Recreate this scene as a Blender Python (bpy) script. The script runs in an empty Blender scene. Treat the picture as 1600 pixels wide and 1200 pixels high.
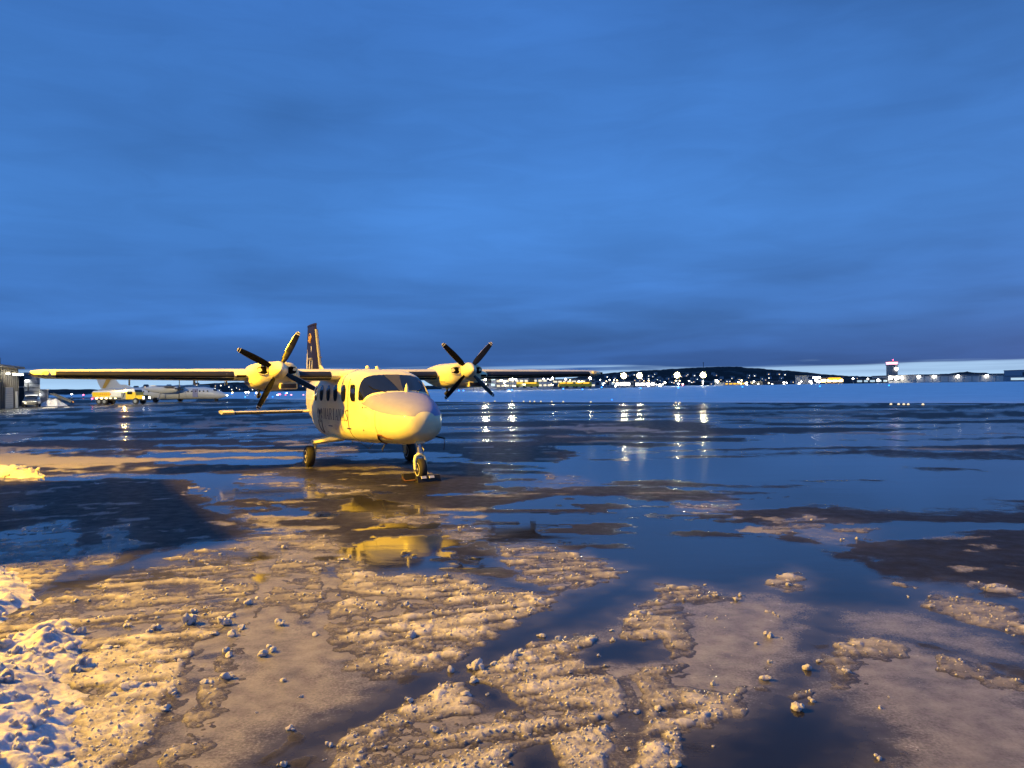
import bpy, math, random
import numpy as np
from mathutils import Matrix, Vector

random.seed(7)
rng = np.random.default_rng(7)
sc = bpy.context.scene
COL = sc.collection
R = math.radians

# ------------------------------------------------------------------ camera
CAM_H, FPX, HOR, ROLL = 1.876, 1161.35, 605.95, 0.684
cam_d = bpy.data.cameras.new('camera')
cam_d.sensor_width = 36.0
cam_d.lens = FPX / 1600.0 * 36.0
cam_d.clip_start = 0.05
cam_d.clip_end = 20000
cam = bpy.data.objects.new('camera', cam_d)
COL.objects.link(cam)
cam.matrix_world = (Matrix.Translation((0, 0, CAM_H))
                    @ Matrix.Rotation(R(90) + math.atan((HOR - 600) / FPX), 4, 'X')
                    @ Matrix.Rotation(-R(ROLL), 4, 'Z'))
sc.camera = cam


def at(u, v, Y):
    """World point at depth Y metres seen at photo pixel (u, v) - used to set out far things."""
    r = R(ROLL)
    a, b = u - 800, v - HOR
    uu = a * math.cos(r) - b * math.sin(r)
    vv = a * math.sin(r) + b * math.cos(r)
    return Vector((uu / FPX * Y, Y, CAM_H - vv / FPX * Y))


# ------------------------------------------------------------------ world: dusk cloud deck
world = bpy.data.worlds.new('World')
sc.world = world
world.use_nodes = True
wn, wl = world.node_tree.nodes, world.node_tree.links
wn.clear()


def wnode(t, **k):
    n = wn.new(t)
    for a, b in k.items():
        setattr(n, a, b)
    return n


def wmath(op, a, b=None, clamp=False):
    n = wnode('ShaderNodeMath', operation=op, use_clamp=clamp)
    for i, q in enumerate((a, b)):
        if q is None:
            continue
        if isinstance(q, (int, float)):
            n.inputs[i].default_value = q
        else:
            wl.new(q, n.inputs[i])
    return n.outputs[0]


def wramp(fac, stops, interp='EASE'):
    n = wnode('ShaderNodeValToRGB')
    n.color_ramp.interpolation = interp
    el = n.color_ramp.elements
    while len(el) < len(stops):
        el.new(0.5)
    for e, (p, c) in zip(el, stops):
        e.position = p
        e.color = (c[0], c[1], c[2], 1) if isinstance(c, tuple) else (c, c, c, 1)
    wl.new(fac, n.inputs[0])
    return n.outputs[0]


def wmix(kind, fac, a, b):
    n = wnode('ShaderNodeMix', data_type='RGBA', blend_type=kind)
    for i, q in ((0, fac), (6, a), (7, b)):
        if isinstance(q, (int, float)):
            n.inputs[i].default_value = q
        elif isinstance(q, tuple):
            n.inputs[i].default_value = (*q, 1)
        else:
            wl.new(q, n.inputs[i])
    return n.outputs[2]


tc = wnode('ShaderNodeTexCoord')
sep = wnode('ShaderNodeSeparateXYZ')
wl.new(tc.outputs['Generated'], sep.inputs[0])
dx, dy, dz = sep.outputs
up = wmath('MAXIMUM', dz, 0.0)


def wnoise(scale, zs, detail=4, rough=0.5, off=0.0, dist=0.0):
    mp = wnode('ShaderNodeMapping')
    mp.inputs['Scale'].default_value = (1, 1, zs)
    mp.inputs['Location'].default_value = (off, off * 0.7, off * 0.3)
    wl.new(tc.outputs['Generated'], mp.inputs[0])
    n = wnode('ShaderNodeTexNoise')
    n.inputs['Scale'].default_value = scale
    n.inputs['Detail'].default_value = detail
    n.inputs['Roughness'].default_value = rough
    n.inputs['Distortion'].default_value = dist
    wl.new(mp.outputs[0], n.inputs['Vector'])
    return n.outputs['Fac']


grad = wramp(up, [(0.0, (.030, .098, .285)), (.035, (.033, .115, .355)), (.10, (.052, .185, .54)), (.22, (.060, .218, .620)),
                  (.34, (.056, .205, .600)), (.46, (.046, .168, .510)), (1.0, (.064, .232, .67))])
deck = wnoise(1.35, 2.3, 4, .46, 3.1, .2)
soft = wramp(deck, [(.28, .60), (.46, .93), (.66, 1.16)])
sky_c = wmix('MULTIPLY', 1.0, grad, soft)
# streaky stratus low over the horizon
low = wnoise(2.6, 8, 4, .45, 1.7, .3)
lowm = wramp(low, [(.34, .70), (.52, .94), (.68, 1.20)])
lowf = wramp(up, [(.02, 1.0), (.26, 0.0)])
sky_c = wmix('MULTIPLY', lowf, sky_c, lowm)
fine = wramp(wnoise(7, 5, 6, .6, 5.2, .8), [(.3, .96), (.7, 1.04)])
sky_c = wmix('MULTIPLY', 1.0, sky_c, fine)
# clear slot between the deck and the horizon
slot_n = wnoise(4.5, 30, 4, .5, 8.3, .3)
slot_h = wmath('ADD', up, wmath('MULTIPLY', wmath('SUBTRACT', slot_n, .5), .035))
slot = wramp(slot_h, [(.006, 1.0), (.017, .85), (.027, 0.0)])
slot = wmath('MULTIPLY', slot, wramp(wnoise(1.3, 1, 2, .5, 2.2), [(.36, .25), (.52, 1.0)]))
sky_c = wmix('MIX', slot, sky_c, (.42, .66, .95))
# physical twilight sky behind the deck adds a little
nish = wnode('ShaderNodeTexSky', sky_type='NISHITA')
nish.sun_disc = False
nish.sun_elevation = R(1.0)
nish.sun_rotation = R(60)
bg1 = wnode('ShaderNodeBackground')
wl.new(sky_c, bg1.inputs[0])
bg1.inputs[1].default_value = 1.0
bg2 = wnode('ShaderNodeBackground')
wl.new(nish.outputs[0], bg2.inputs[0])
bg2.inputs[1].default_value = 0.006
add = wnode('ShaderNodeAddShader')
wl.new(bg1.outputs[0], add.inputs[0])
wl.new(bg2.outputs[0], add.inputs[1])
wo = wnode('ShaderNodeOutputWorld')
wl.new(add.outputs[0], wo.inputs[0])

# ------------------------------------------------------------------ faint sun behind the overcast
sun_d = bpy.data.lights.new('sun', 'SUN')
sun_d.energy = 0.02
sun_d.angle = R(40)
sun_d.color = (.75, .85, 1.0)
sun = bpy.data.objects.new('sun', sun_d)
sun.rotation_euler = (R(70), 0, R(-120))
COL.objects.link(sun)

sc.view_settings.view_transform = 'Standard'
sc.view_settings.look = 'None'
sc.view_settings.exposure = 0.0
sc.view_settings.gamma = 1.0
sc.view_settings.use_curve_mapping = False
sc.cycles.use_denoising = True
sc.cycles.max_bounces = 6
sc.cycles.diffuse_bounces = 3
sc.cycles.glossy_bounces = 4
sc.cycles.sample_clamp_indirect = 4.0
sc.cycles.use_light_tree = True


# ------------------------------------------------------------------ materials
def new_mat(name):
    m = bpy.data.materials.new(name)
    m.use_nodes = True
    return m, m.node_tree.nodes, m.node_tree.links, m.node_tree.nodes['Principled BSDF']


def n_noise(nt, scale, detail=3, rough=.5, coord='Object', stretch=None, dist=0.0):
    nd, lk = nt.nodes, nt.links
    c = nd.new('ShaderNodeTexCoord')
    n = nd.new('ShaderNodeTexNoise')
    n.inputs['Scale'].default_value = scale
    n.inputs['Detail'].default_value = detail
    n.inputs['Roughness'].default_value = rough
    n.inputs['Distortion'].default_value = dist
    if stretch:
        mp = nd.new('ShaderNodeMapping')
        mp.inputs['Scale'].default_value = stretch
        lk.new(c.outputs[coord], mp.inputs[0])
        lk.new(mp.outputs[0], n.inputs['Vector'])
    else:
        lk.new(c.outputs[coord], n.inputs['Vector'])
    return n.outputs['Fac']


def n_ramp(nt, fac, stops):
    n = nt.nodes.new('ShaderNodeValToRGB')
    el = n.color_ramp.elements
    while len(el) < len(stops):
        el.new(.5)
    for e, (p, c) in zip(el, stops):
        e.position = p
        e.color = (*c, 1) if isinstance(c, tuple) else (c, c, c, 1)
    nt.links.new(fac, n.inputs[0])
    return n.outputs[0]


def mat(name, col, rough=.5, metal=0.0, spec=.5, var=.12, scale=6, bump=0.0, coat=0.0):
    m, nd, lk, b = new_mat(name)
    f = n_noise(m.node_tree, scale, 4, .6)
    lo = tuple(c * (1 - var) for c in col)
    hi = tuple(min(1, c * (1 + var)) for c in col)
    lk.new(n_ramp(m.node_tree, f, [(.3, lo), (.7, hi)]), b.inputs['Base Color'])
    r = n_ramp(m.node_tree, f, [(.3, max(0, rough - .06)), (.7, min(1, rough + .06))])
    lk.new(r, b.inputs['Roughness'])
    b.inputs['Metallic'].default_value = metal
    b.inputs['Specular IOR Level'].default_value = spec
    b.inputs['Coat Weight'].default_value = coat
    b.inputs['Coat Roughness'].default_value = .06
    if bump:
        bp = nd.new('ShaderNodeBump')
        bp.inputs['Strength'].default_value = bump
        bp.inputs['Distance'].default_value = .01
        lk.new(n_noise(m.node_tree, scale * 6, 3), bp.inputs['Height'])
        lk.new(bp.outputs[0], b.inputs['Normal'])
    return m


def glow(name, col, strength):
    m, nd, lk, b = new_mat(name)
    f = n_noise(m.node_tree, 3, 2)
    b.inputs['Base Color'].default_value = (*col, 1)
    b.inputs['Emission Color'].default_value = (*col, 1)
    lk.new(n_ramp(m.node_tree, f, [(.3, 1.0), (.7, 1.0)]), b.inputs['Roughness'])
    b.inputs['Emission Strength'].default_value = strength
    return m


M = {}
M['white'] = mat('white_paint', (.82, .775, .50), .32, coat=.15, var=.09, scale=2.2)
M['panel'] = mat('antiglare_paint', (.27, .28, .46), .55, var=.05)
M['navy'] = mat('navy_paint', (.014, .010, .026), .45, spec=.25)
M['gold'] = mat('gold_vinyl', (.62, .38, .07), .4)
M['black'] = mat('black_blade', (.0045, .0045, .005), .35, spec=.3, var=.2)
M['boot'] = mat('rubber_boot', (.012, .012, .013), .45)
M['rubber'] = mat('tyre_rubber', (.018, .017, .016), .75, bump=.2)
M['glass'] = mat('dark_glass', (.008, .010, .016), .05, spec=.6, var=.1, coat=.2)
M['glass'].node_tree.nodes['Principled BSDF'].inputs['IOR'].default_value = 1.5
M['hole'] = mat('intake_dark', (.004, .004, .004), .9, spec=.1)  # flat black that stands in for the shade inside openings
M['alu'] = mat('bare_metal', (.55, .55, .56), .35, metal=.9)
M['grille'] = mat('cooler_grille', (.10, .09, .085), .6, metal=.5)
M['ink'] = mat('lettering_ink', (.035, .022, .030), .5)
M['paleink'] = mat('pale_lettering', (.50, .42, .40), .5)
M['seam'] = mat('panel_seam', (.05, .045, .04), .7)
M['strap'] = mat('brown_strap', (.10, .035, .02), .8)
M['grey'] = mat('grey_metal', (.25, .26, .28), .5, metal=.3)
M['dgrey'] = mat('dark_metal', (.06, .062, .07), .55)
M['yellow'] = mat('yellow_paint', (.75, .50, .02), .4, coat=.3)
M['orange'] = mat('orange_paint', (.70, .27, .03), .5)
M['offwhite'] = mat('airliner_white', (.68, .68, .66), .4, coat=.3, var=.06)
M['siding'] = mat('wall_siding', (.075, .073, .078), .6, var=.2)
M['bluegrey'] = mat('bluegrey_cladding', (.20, .22, .26), .6, var=.12)
M['dark'] = mat('dark_cladding', (.045, .047, .055), .7)
M['concrete'] = mat('concrete', (.30, .29, .28), .8, var=.15)
M['palewall'] = mat('pale_cladding', (.45, .44, .42), .7)
M['roof'] = mat('roof_sheet', (.10, .10, .11), .6)
M['car'] = mat('car_paint_dark', (.03, .03, .035), .3, coat=.5)
M['carwhite'] = mat('car_roof_snow', (.7, .7, .72), .7)
M['l_white'] = glow('lamp_white', (1.0, .95, .82), 26)
M['l_flood'] = glow('flood_white', (1.0, .88, .50), 420)
M['l_reflector'] = glow('reflector_glow', (1.0, .80, .34), .9)  # warm halo around the far lamps, put into a glowing surface
M['l_warm'] = glow('lamp_warm', (1.0, .72, .30), 16)
M['l_sodium'] = glow('lamp_sodium', (1.0, .60, .12), 60)
M['l_blue'] = glow('lamp_blue', (.012, .17, 1.0), 9)
M['l_red'] = glow('lamp_red', (1.0, .06, .12), 18)
M['l_pink'] = glow('lamp_pink', (1.0, .40, .50), 2.5)
M['l_win'] = glow('window_light', (1.0, .84, .52), .95)
M['l_win2'] = glow('window_light_cool', (.80, .95, .84), .55)
M['l_house'] = glow('house_light', (1.0, .90, .66), 5.0)
M['l_house2'] = glow('house_light_warm', (1.0, .66, .28), 3.0)
M['l_yellow'] = glow('sign_yellow', (1.0, .50, .03), 1.6)
M['wallemit'] = M['palewall']


def snow_mat(name, lo, hi, rough=.7, grain=90, bump=.5, sss=0.0, big=3.5):
    m, nd, lk, b = new_mat(name)
    nt = m.node_tree
    f1 = n_noise(nt, big, 5, .6)
    f2 = n_noise(nt, grain, 3, .6)
    mx = nd.new('ShaderNodeMix')
    mx.data_type = 'FLOAT'
    mx.inputs[0].default_value = .4
    lk.new(f1, mx.inputs[2])
    lk.new(f2, mx.inputs[3])
    lk.new(n_ramp(nt, mx.outputs[0], [(.34, lo), (.62, hi)]), b.inputs['Base Color'])
    lk.new(n_ramp(nt, f2, [(.35, rough - .25), (.6, rough)]), b.inputs['Roughness'])
    b.inputs['Specular IOR Level'].default_value = .35
    if sss:
        b.inputs['Subsurface Weight'].default_value = sss
        b.inputs['Subsurface Radius'].default_value = (1.0, .85, .8)
        b.inputs['Subsurface Scale'].default_value = .06
    bp = nd.new('ShaderNodeBump')
    bp.inputs['Strength'].default_value = bump
    bp.inputs['Distance'].default_value = .012
    lk.new(f2, bp.inputs['Height'])
    lk.new(bp.outputs[0], b.inputs['Normal'])
    return m


M['snow'] = snow_mat('bank_snow', (.34, .335, .35), (.62, .61, .63), .75, 40, .7, .5)
M['slush'] = snow_mat('dirty_slush', (.085, .078, .074), (.42, .40, .385), .50, 75, .8)
M['lump'] = snow_mat('snow_lump', (.42, .41, .40), (.72, .70, .69), .6, 45, .5)


# ------------------------------------------------------------------ mesh helpers
class MB:
    def __init__(s):
        s.v, s.f, s.m = [], [], []

    def add(s, vs, fs, mi=0):
        o = len(s.v)
        s.v += [tuple(p) for p in vs]
        s.f += [tuple(i + o for i in f) for f in fs]
        s.m += [mi] * len(fs)
        return s

    def box(s, c, d, mi=0, rot=None, taper=1.0):
        hx, hy, hz = d[0] / 2, d[1] / 2, d[2] / 2
        vs = []
        for z, t in ((-hz, 1), (hz, taper)):
            for x, y in ((-hx, -hy), (hx, -hy), (hx, hy), (-hx, hy)):
                p = Vector((x * t, y * t, z))
                if rot is not None:
                    p = rot @ p
                vs.append(Vector(c) + p)
        return s.add(vs, [(3, 2, 1, 0), (4, 5, 6, 7), (0, 1, 5, 4), (1, 2, 6, 5), (2, 3, 7, 6), (3, 0, 4, 7)], mi)

    def loft(s, rings, cap=True, mi=0, closed=True):
        n = len(rings[0])
        vs = [p for r in rings for p in r]
        fs = []
        for k in range(len(rings) - 1):
            for i in range(n if closed else n - 1):
                j = (i + 1) % n
                fs.append((k * n + i, k * n + j, (k + 1) * n + j, (k + 1) * n + i))
        if cap:
            fs.append(tuple(range(n))[::-1])
            fs.append(tuple((len(rings) - 1) * n + i for i in range(n)))
        return s.add(vs, fs, mi)

    def lathe(s, prof, c=(0, 0, 0), axis='x', n=24, mi=0):
        rings = []
        for a, r in prof:
            ring = []
            for i in range(n):
                t = 2 * math.pi * i / n
                p = {'x': (a, r * math.cos(t), r * math.sin(t)), 'y': (r * math.cos(t), a, r * math.sin(t)),
                     'z': (r * math.cos(t), r * math.sin(t), a)}[axis]
                ring.append(Vector(c) + Vector(p))
            rings.append(ring)
        return s.loft(rings, True, mi)

    def tube(s, pts, r, n=8, mi=0):
        pts = [Vector(p) for p in pts]
        rs = r if isinstance(r, (list, tuple)) else [r] * len(pts)
        rings = []
        for k, p in enumerate(pts):
            d = (pts[min(k + 1, len(pts) - 1)] - pts[max(k - 1, 0)]).normalized()
            a = d.cross(Vector((0, 0, 1)))
            if a.length < .05:
                a = d.cross(Vector((0, 1, 0)))
            a.normalize()
            b = d.cross(a)
            rings.append([p + (a * math.cos(2 * math.pi * i / n) + b * math.sin(2 * math.pi * i / n)) * rs[k] for i in range(n)])
        return s.loft(rings, True, mi)

    def mesh(s, name, mats, smooth=False):
        me = bpy.data.meshes.new(name)
        me.from_pydata(s.v, [], s.f)
        for q in (mats if isinstance(mats, (list, tuple)) else [mats]):
            me.materials.append(M[q] if isinstance(q, str) else q)
        if len(set(s.m)) > 1:
            me.polygons.foreach_set('material_index', s.m)
        if smooth:
            me.polygons.foreach_set('use_smooth', [True] * len(s.f))
        me.update()
        return me

    def build(s, name, mats, parent=None, smooth=False, bevel=0, sharp=40):
        me = s.mesh(name, mats, smooth)
        if smooth:
            me.set_sharp_from_angle(angle=R(sharp))
        o = link(name, me, parent)
        if bevel:
            b = o.modifiers.new('bevel', 'BEVEL')
            b.width = bevel
            b.segments = 2
            b.limit_method = 'ANGLE'
        return o


def link(name, data, parent=None):
    o = bpy.data.objects.new(name, data)
    COL.objects.link(o)
    if parent is not None:
        o.parent = parent
    return o


def tag(o, label=None, cat=None, group=None, kind=None):
    for k, q in (('label', label), ('category', cat), ('group', group), ('kind', kind)):
        if q:
            o[k] = q
    return o


def empty(name, loc, rz=0.0, label=None, cat=None, group=None):
    o = bpy.data.objects.new(name, None)
    COL.objects.link(o)
    o.location = loc
    o.rotation_euler = (0, 0, rz)
    o.empty_display_size = .3
    return tag(o, label, cat, group)


def copy_tree(o, parent=None):
    c = o.copy()
    COL.objects.link(c)
    c.parent = parent
    for ch in list(o.children):
        copy_tree(ch, c)
    return c


# ------------------------------------------------------------------ numpy noise
def _hash(ix, iy, s):
    h = (ix.astype(np.int64) * 374761393 + iy.astype(np.int64) * 668265263 + s * 974634777) & 0xffffffff
    h = ((h ^ (h >> 13)) * 1274126177) & 0xffffffff
    return ((h ^ (h >> 16)) & 0xffffff) / float(0xffffff)


def vnoise(x, y, s=0):
    ix, iy = np.floor(x), np.floor(y)
    fx, fy = x - ix, y - iy
    ux, uy = fx * fx * (3 - 2 * fx), fy * fy * (3 - 2 * fy)
    a, b = _hash(ix, iy, s), _hash(ix + 1, iy, s)
    c, d = _hash(ix, iy + 1, s), _hash(ix + 1, iy + 1, s)
    return (a * (1 - ux) + b * ux) * (1 - uy) + (c * (1 - ux) + d * ux) * uy


def fbm(x, y, oct=5, s=0, gain=.5):
    t, a, n = 0, 1.0, 0
    for k in range(oct):
        t = t + a * vnoise(x * 2 ** k + 17.3 * k, y * 2 ** k - 9.1 * k, s + k)
        n += a
        a *= gain
    return t / n


def domes(x, y, s=0, fill=.8):
    """Rounded lumps, one per jittered cell: 0..1 height."""
    ix, iy = np.floor(x), np.floor(y)
    out = np.zeros_like(x)
    for ox in (-1, 0, 1):
        for oy in (-1, 0, 1):
            cx, cy = ix + ox, iy + oy
            px = cx + .15 + .7 * _hash(cx, cy, s)
            py = cy + .15 + .7 * _hash(cx, cy, s + 1)
            rr = .25 + .42 * _hash(cx, cy, s + 2)
            on = _hash(cx, cy, s + 3) < fill
            d2 = ((x - px) ** 2 + (y - py) ** 2) / (rr * rr)
            out = np.maximum(out, np.where(on & (d2 < 1), np.sqrt(np.maximum(0, 1 - d2)) * rr / .67, 0))
    return out


def sstep(a, b, x):
    t = np.clip((x - a) / (b - a), 0, 1)
    return t * t * (3 - 2 * t)


def inside_dist(x, y, poly, pad):
    """Signed distance (positive inside) to a polygon; far points get -pad."""
    P = np.array(poly)
    out = np.full(x.shape, -pad, float)
    lo, hi = P.min(0) - pad, P.max(0) + pad
    k = np.nonzero((x > lo[0]) & (x < hi[0]) & (y > lo[1]) & (y < hi[1]))[0]
    if len(k) == 0:
        return out
    px, py = x[k], y[k]
    d = np.full(px.shape, 1e9)
    ins = np.zeros(px.shape, bool)
    for (x0, y0), (x1, y1) in zip(P, np.roll(P, -1, 0)):
        ex, ey = x1 - x0, y1 - y0
        t = np.clip(((px - x0) * ex + (py - y0) * ey) / (ex * ex + ey * ey + 1e-9), 0, 1)
        d = np.minimum(d, (px - x0 - t * ex) ** 2 + (py - y0 - t * ey) ** 2)
        c = ((y0 > py) != (y1 > py))
        ins ^= c & (px < ex * (py - y0) / (ey if abs(ey) > 1e-9 else 1e-9) + x0)
    d = np.sqrt(d)
    out[k] = np.maximum(np.where(ins, d, -d), -pad)
    return out


# ------------------------------------------------------------------ plan of the apron: slush, water and bare asphalt (metres)
SLUSH = {
    'A': [(-4.53, 5.69), (-4.32, 6.23), (-4.18, 7.43), (-4.04, 8.34), (-3.67, 9.02), (-3.41, 9.59), (-2.55, 9.79), (-1.93, 8.51), (-1.33, 7.60), (-0.66, 7.44), (-0.08, 6.77), (0.32, 6.67), (-0.21, 5.49), (-0.46, 5.09), (-0.69, 4.87), (-0.97, 4.58), (-1.22, 4.36), (-1.37, 4.11), (-1.45, 3.61), (-1.66, 3.17), (-2.77, 3.19)],
    'B': [(-1.05, 3.60), (-0.92, 4.01), (-0.63, 4.41), (-0.28, 4.89), (0.21, 5.49), (0.67, 5.72), (0.98, 6.11), (1.38, 7.06), (1.82, 6.90), (2.23, 6.53), (2.28, 5.93), (1.71, 4.75), (1.37, 4.37), (1.02, 4.05), (0.74, 3.56), (0.52, 3.13), (-0.84, 3.16)],
    'C': [(2.43, 5.58), (2.84, 5.54), (3.07, 5.13), (3.20, 4.68), (3.32, 4.32), (2.37, 3.09), (1.53, 3.11), (1.74, 3.66), (2.01, 4.03), (2.11, 4.35), (1.86, 4.47), (1.64, 4.44), (1.98, 4.84), (2.27, 5.31)],
    'D': [(3.55, 7.05), (3.84, 6.90), (3.99, 6.47), (4.16, 6.08), (4.39, 5.82), (3.96, 5.26), (3.79, 5.54), (3.55, 5.77), (3.43, 6.27)],
    'D2': [(4.26, 6.90), (4.49, 6.80), (4.63, 6.43), (4.49, 6.24), (4.31, 6.54)],
    'E': [(2.30, 6.95), (2.74, 7.54), (2.79, 7.13), (2.50, 6.80)],
    'F': [(-0.37, 8.95), (0.21, 8.99), (0.56, 8.48), (1.12, 7.72), (0.82, 7.01), (0.39, 6.88), (-0.02, 7.54)],
    'G': [(-0.97, 9.87), (-0.59, 10.22), (-0.31, 9.41), (-0.64, 8.96)],
    'G2': [(-3.06, 8.81), (-3.10, 9.92), (-2.32, 9.53), (-2.20, 8.43), (-2.60, 8.08)],
    'G3': [(-2.38, 11.40), (-1.72, 12.30), (-1.09, 11.30), (-0.93, 10.48), (-1.78, 10.20)],
    'H1': [(2.45, 11.05), (2.92, 12.21), (3.54, 12.52), (3.53, 11.21), (2.83, 10.69)],
    'H2': [(3.29, 9.87), (4.20, 10.65), (4.79, 9.60), (4.31, 8.83), (3.66, 8.72), (3.22, 9.20)],
    'H3': [(0.16, 14.31), (0.65, 15.72), (1.23, 16.12), (1.75, 14.45), (1.14, 13.51)],
    'I1': [(-6.33, 16.66), (-5.44, 17.47), (-4.11, 15.31), (-2.42, 13.91), (-3.19, 13.15), (-5.42, 14.92)],
    'I2': [(-6.24, 24.08), (-5.19, 25.56), (-4.13, 20.32), (-5.75, 20.15)],
    'J1': [(-25.00, 50.45), (-22.93, 55.41), (-12.97, 40.63), (-8.87, 34.85), (-12.52, 34.57), (-16.46, 38.17)],
    'J2': [(-9.09, 28.09), (-7.02, 27.08), (-4.85, 23.38), (-6.13, 22.18)],
    'J3': [(1.48, 34.78), (3.83, 37.26), (6.44, 32.62), (6.30, 28.24), (3.88, 28.31)],
    'K1': [(-47.29, 57.78), (-29.58, 47.02), (-20.08, 31.48), (-19.64, 28.48), (-21.57, 26.34)],
    'K2': [(-24.54, 29.97), (-18.44, 26.73), (-18.00, 28.22), (-11.47, 21.44), (-8.05, 17.75), (-10.64, 17.61), (-12.28, 17.79), (-13.98, 17.06)],
    'K3': [(-6.93, 15.57), (-6.72, 15.55), (-5.81, 13.94), (-5.96, 13.78)],
    'K4': [(-16.57, 20.23), (-12.80, 18.54), (-11.87, 18.16), (-10.45, 16.71), (-10.07, 15.76), (-10.88, 16.17), (-13.66, 16.67)],
    'K5': [(-9.25, 16.24), (-9.09, 16.46), (-8.46, 15.51), (-8.66, 15.32)],
    'L1': [(-8.11, 9.39), (-6.96, 10.06), (-6.96, 10.88), (-6.63, 11.02), (-5.40, 9.05), (-4.86, 7.91), (-4.63, 7.14), (-4.51, 6.51), (-5.20, 6.02)],
    'L2': [(-5.18, 9.22), (-5.74, 10.45), (-5.48, 10.73), (-4.73, 9.20), (-4.34, 8.02), (-4.28, 7.61), (-4.48, 7.62)],
    'L3': [(-8.27, 12.19), (-8.32, 12.60), (-7.90, 12.23), (-7.97, 11.98)],
}
HOLES = {
    'h1': [(0.42, 5.38), (0.75, 5.57), (1.07, 5.49), (1.03, 5.10), (0.67, 5.00), (0.49, 5.00)],
    'h2': [(-0.27, 4.75), (-0.06, 4.65), (-0.02, 4.37), (-0.17, 4.33)],
    'h3': [(-0.06, 3.80), (0.18, 3.93), (0.23, 3.72), (0.16, 3.49), (-0.05, 3.49)],
}
MURK = {
    'm1': [(-2.28, 6.24), (-2.13, 6.81), (-1.79, 6.22), (-1.07, 5.05), (-0.84, 4.72), (-1.07, 4.35), (-1.33, 4.11), (-1.46, 3.64), (-1.59, 3.64), (-1.82, 4.65)],
    'm2': [(1.40, 6.37), (2.18, 6.73), (2.33, 6.06), (1.77, 4.85), (1.32, 4.46), (0.93, 4.62), (1.30, 5.48)],
    'm3': [(1.85, 4.54), (2.63, 5.30), (3.08, 4.51), (3.20, 4.15), (2.37, 3.09), (1.45, 3.11), (2.02, 3.95)],
    'm4': [(2.74, 6.05), (3.20, 6.03), (3.51, 5.40), (3.45, 4.80), (2.88, 5.43), (2.57, 5.58)],
}
PILES = {
    'p1': [(-5.30, 5.57), (-3.69, 5.32), (-3.77, 5.89), (-3.66, 6.12), (-3.21, 5.57), (-2.86, 4.89), (-2.55, 4.48), (-2.13, 3.72), (-1.83, 3.09), (-2.97, 3.11)],
    'p2': [(-7.18, 8.31), (-5.59, 8.08), (-4.93, 7.51), (-4.51, 7.02), (-4.33, 6.41), (-4.23, 6.11), (-4.93, 5.70)],
}
DRY = {
    'd1': [(-14.01, 16.25), (-11.02, 15.96), (-6.72, 15.55), (-4.91, 12.21), (-3.63, 9.86), (-4.14, 8.53), (-4.42, 7.62), (-6.57, 11.01), (-7.02, 10.16), (-8.11, 9.39)],
    'd2': [(-5.45, 19.09), (-3.10, 19.83), (-0.61, 16.95), (-0.38, 13.99), (-1.85, 13.27), (-3.09, 13.71), (-4.37, 15.76)],
    'd3': [(1.41, 11.13), (2.61, 11.77), (3.75, 10.96), (3.53, 9.18), (2.39, 9.33), (1.41, 10.38)],
    'd4': [(4.06, 8.70), (5.06, 9.09), (6.46, 9.41), (7.24, 8.88), (4.99, 6.13), (4.55, 6.63), (4.25, 7.09), (3.72, 7.23)],
    'd5': [(-2.04, 23.46), (0.63, 25.22), (1.85, 21.74), (0.94, 18.66), (-1.00, 18.89)],
    'd6': [(1.31, 9.64), (3.09, 9.05), (3.66, 8.06), (3.59, 7.63), (2.86, 8.35), (1.53, 9.02)],
}
WET = {
    'w1': [(-1.25, 3.76), (-0.94, 4.45), (-0.69, 4.84), (-0.21, 5.49), (0.38, 6.71), (1.13, 7.67), (0.73, 8.71), (-0.26, 9.24), (-0.33, 11.86), (1.11, 13.19), (3.30, 10.71), (3.43, 8.91), (3.62, 7.55), (3.65, 5.33), (3.61, 4.69), (2.96, 5.59), (2.57, 6.02), (1.70, 4.50), (2.11, 4.35), (2.01, 4.03), (1.64, 3.45), (0.74, 3.53), (1.37, 4.37), (1.73, 4.75), (2.31, 6.03), (1.86, 7.03), (1.41, 7.22), (0.68, 5.80), (-0.28, 4.91), (-1.01, 3.82)],
    'w2': [(-2.68, 11.42), (-2.73, 13.11), (-1.46, 11.95), (-0.83, 9.36), (-0.49, 7.83), (-1.33, 7.60), (-1.97, 8.68)],
    'w3': [(-13.34, 28.12), (-7.95, 27.89), (-5.47, 19.77), (-6.04, 16.63), (-4.64, 12.19), (-6.15, 14.23), (-7.80, 17.72), (-10.68, 21.33)],
    'w4': [(3.26, 25.38), (10.40, 24.20), (8.72, 13.36), (7.35, 10.70), (4.67, 10.89), (3.88, 12.95), (2.27, 16.64)],
}
FILM = {
    'f1': [(-9.99, 24.64), (-5.57, 26.84), (-0.02, 16.25), (1.99, 11.69), (1.20, 7.89), (0.32, 6.71), (-0.66, 7.44), (-1.89, 8.35), (-3.38, 9.51), (-5.96, 13.78)],
    'f2': [(1.90, 13.97), (4.42, 12.91), (5.23, 9.84), (3.92, 7.75), (3.23, 8.40), (1.96, 9.19)],
    'f3': [(4.69, 9.43), (7.49, 9.69), (4.61, 5.97), (3.93, 6.55)],
    'f4': [(-58.45, 67.85), (-43.53, 63.16), (-24.02, 69.67), (-7.26, 27.12), (-6.89, 16.96), (-11.18, 16.20), (-13.23, 15.33)],
    'f5': [(0.74, 44.21), (9.74, 37.81), (8.03, 24.60), (3.87, 22.59), (1.09, 25.74)],
}


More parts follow.
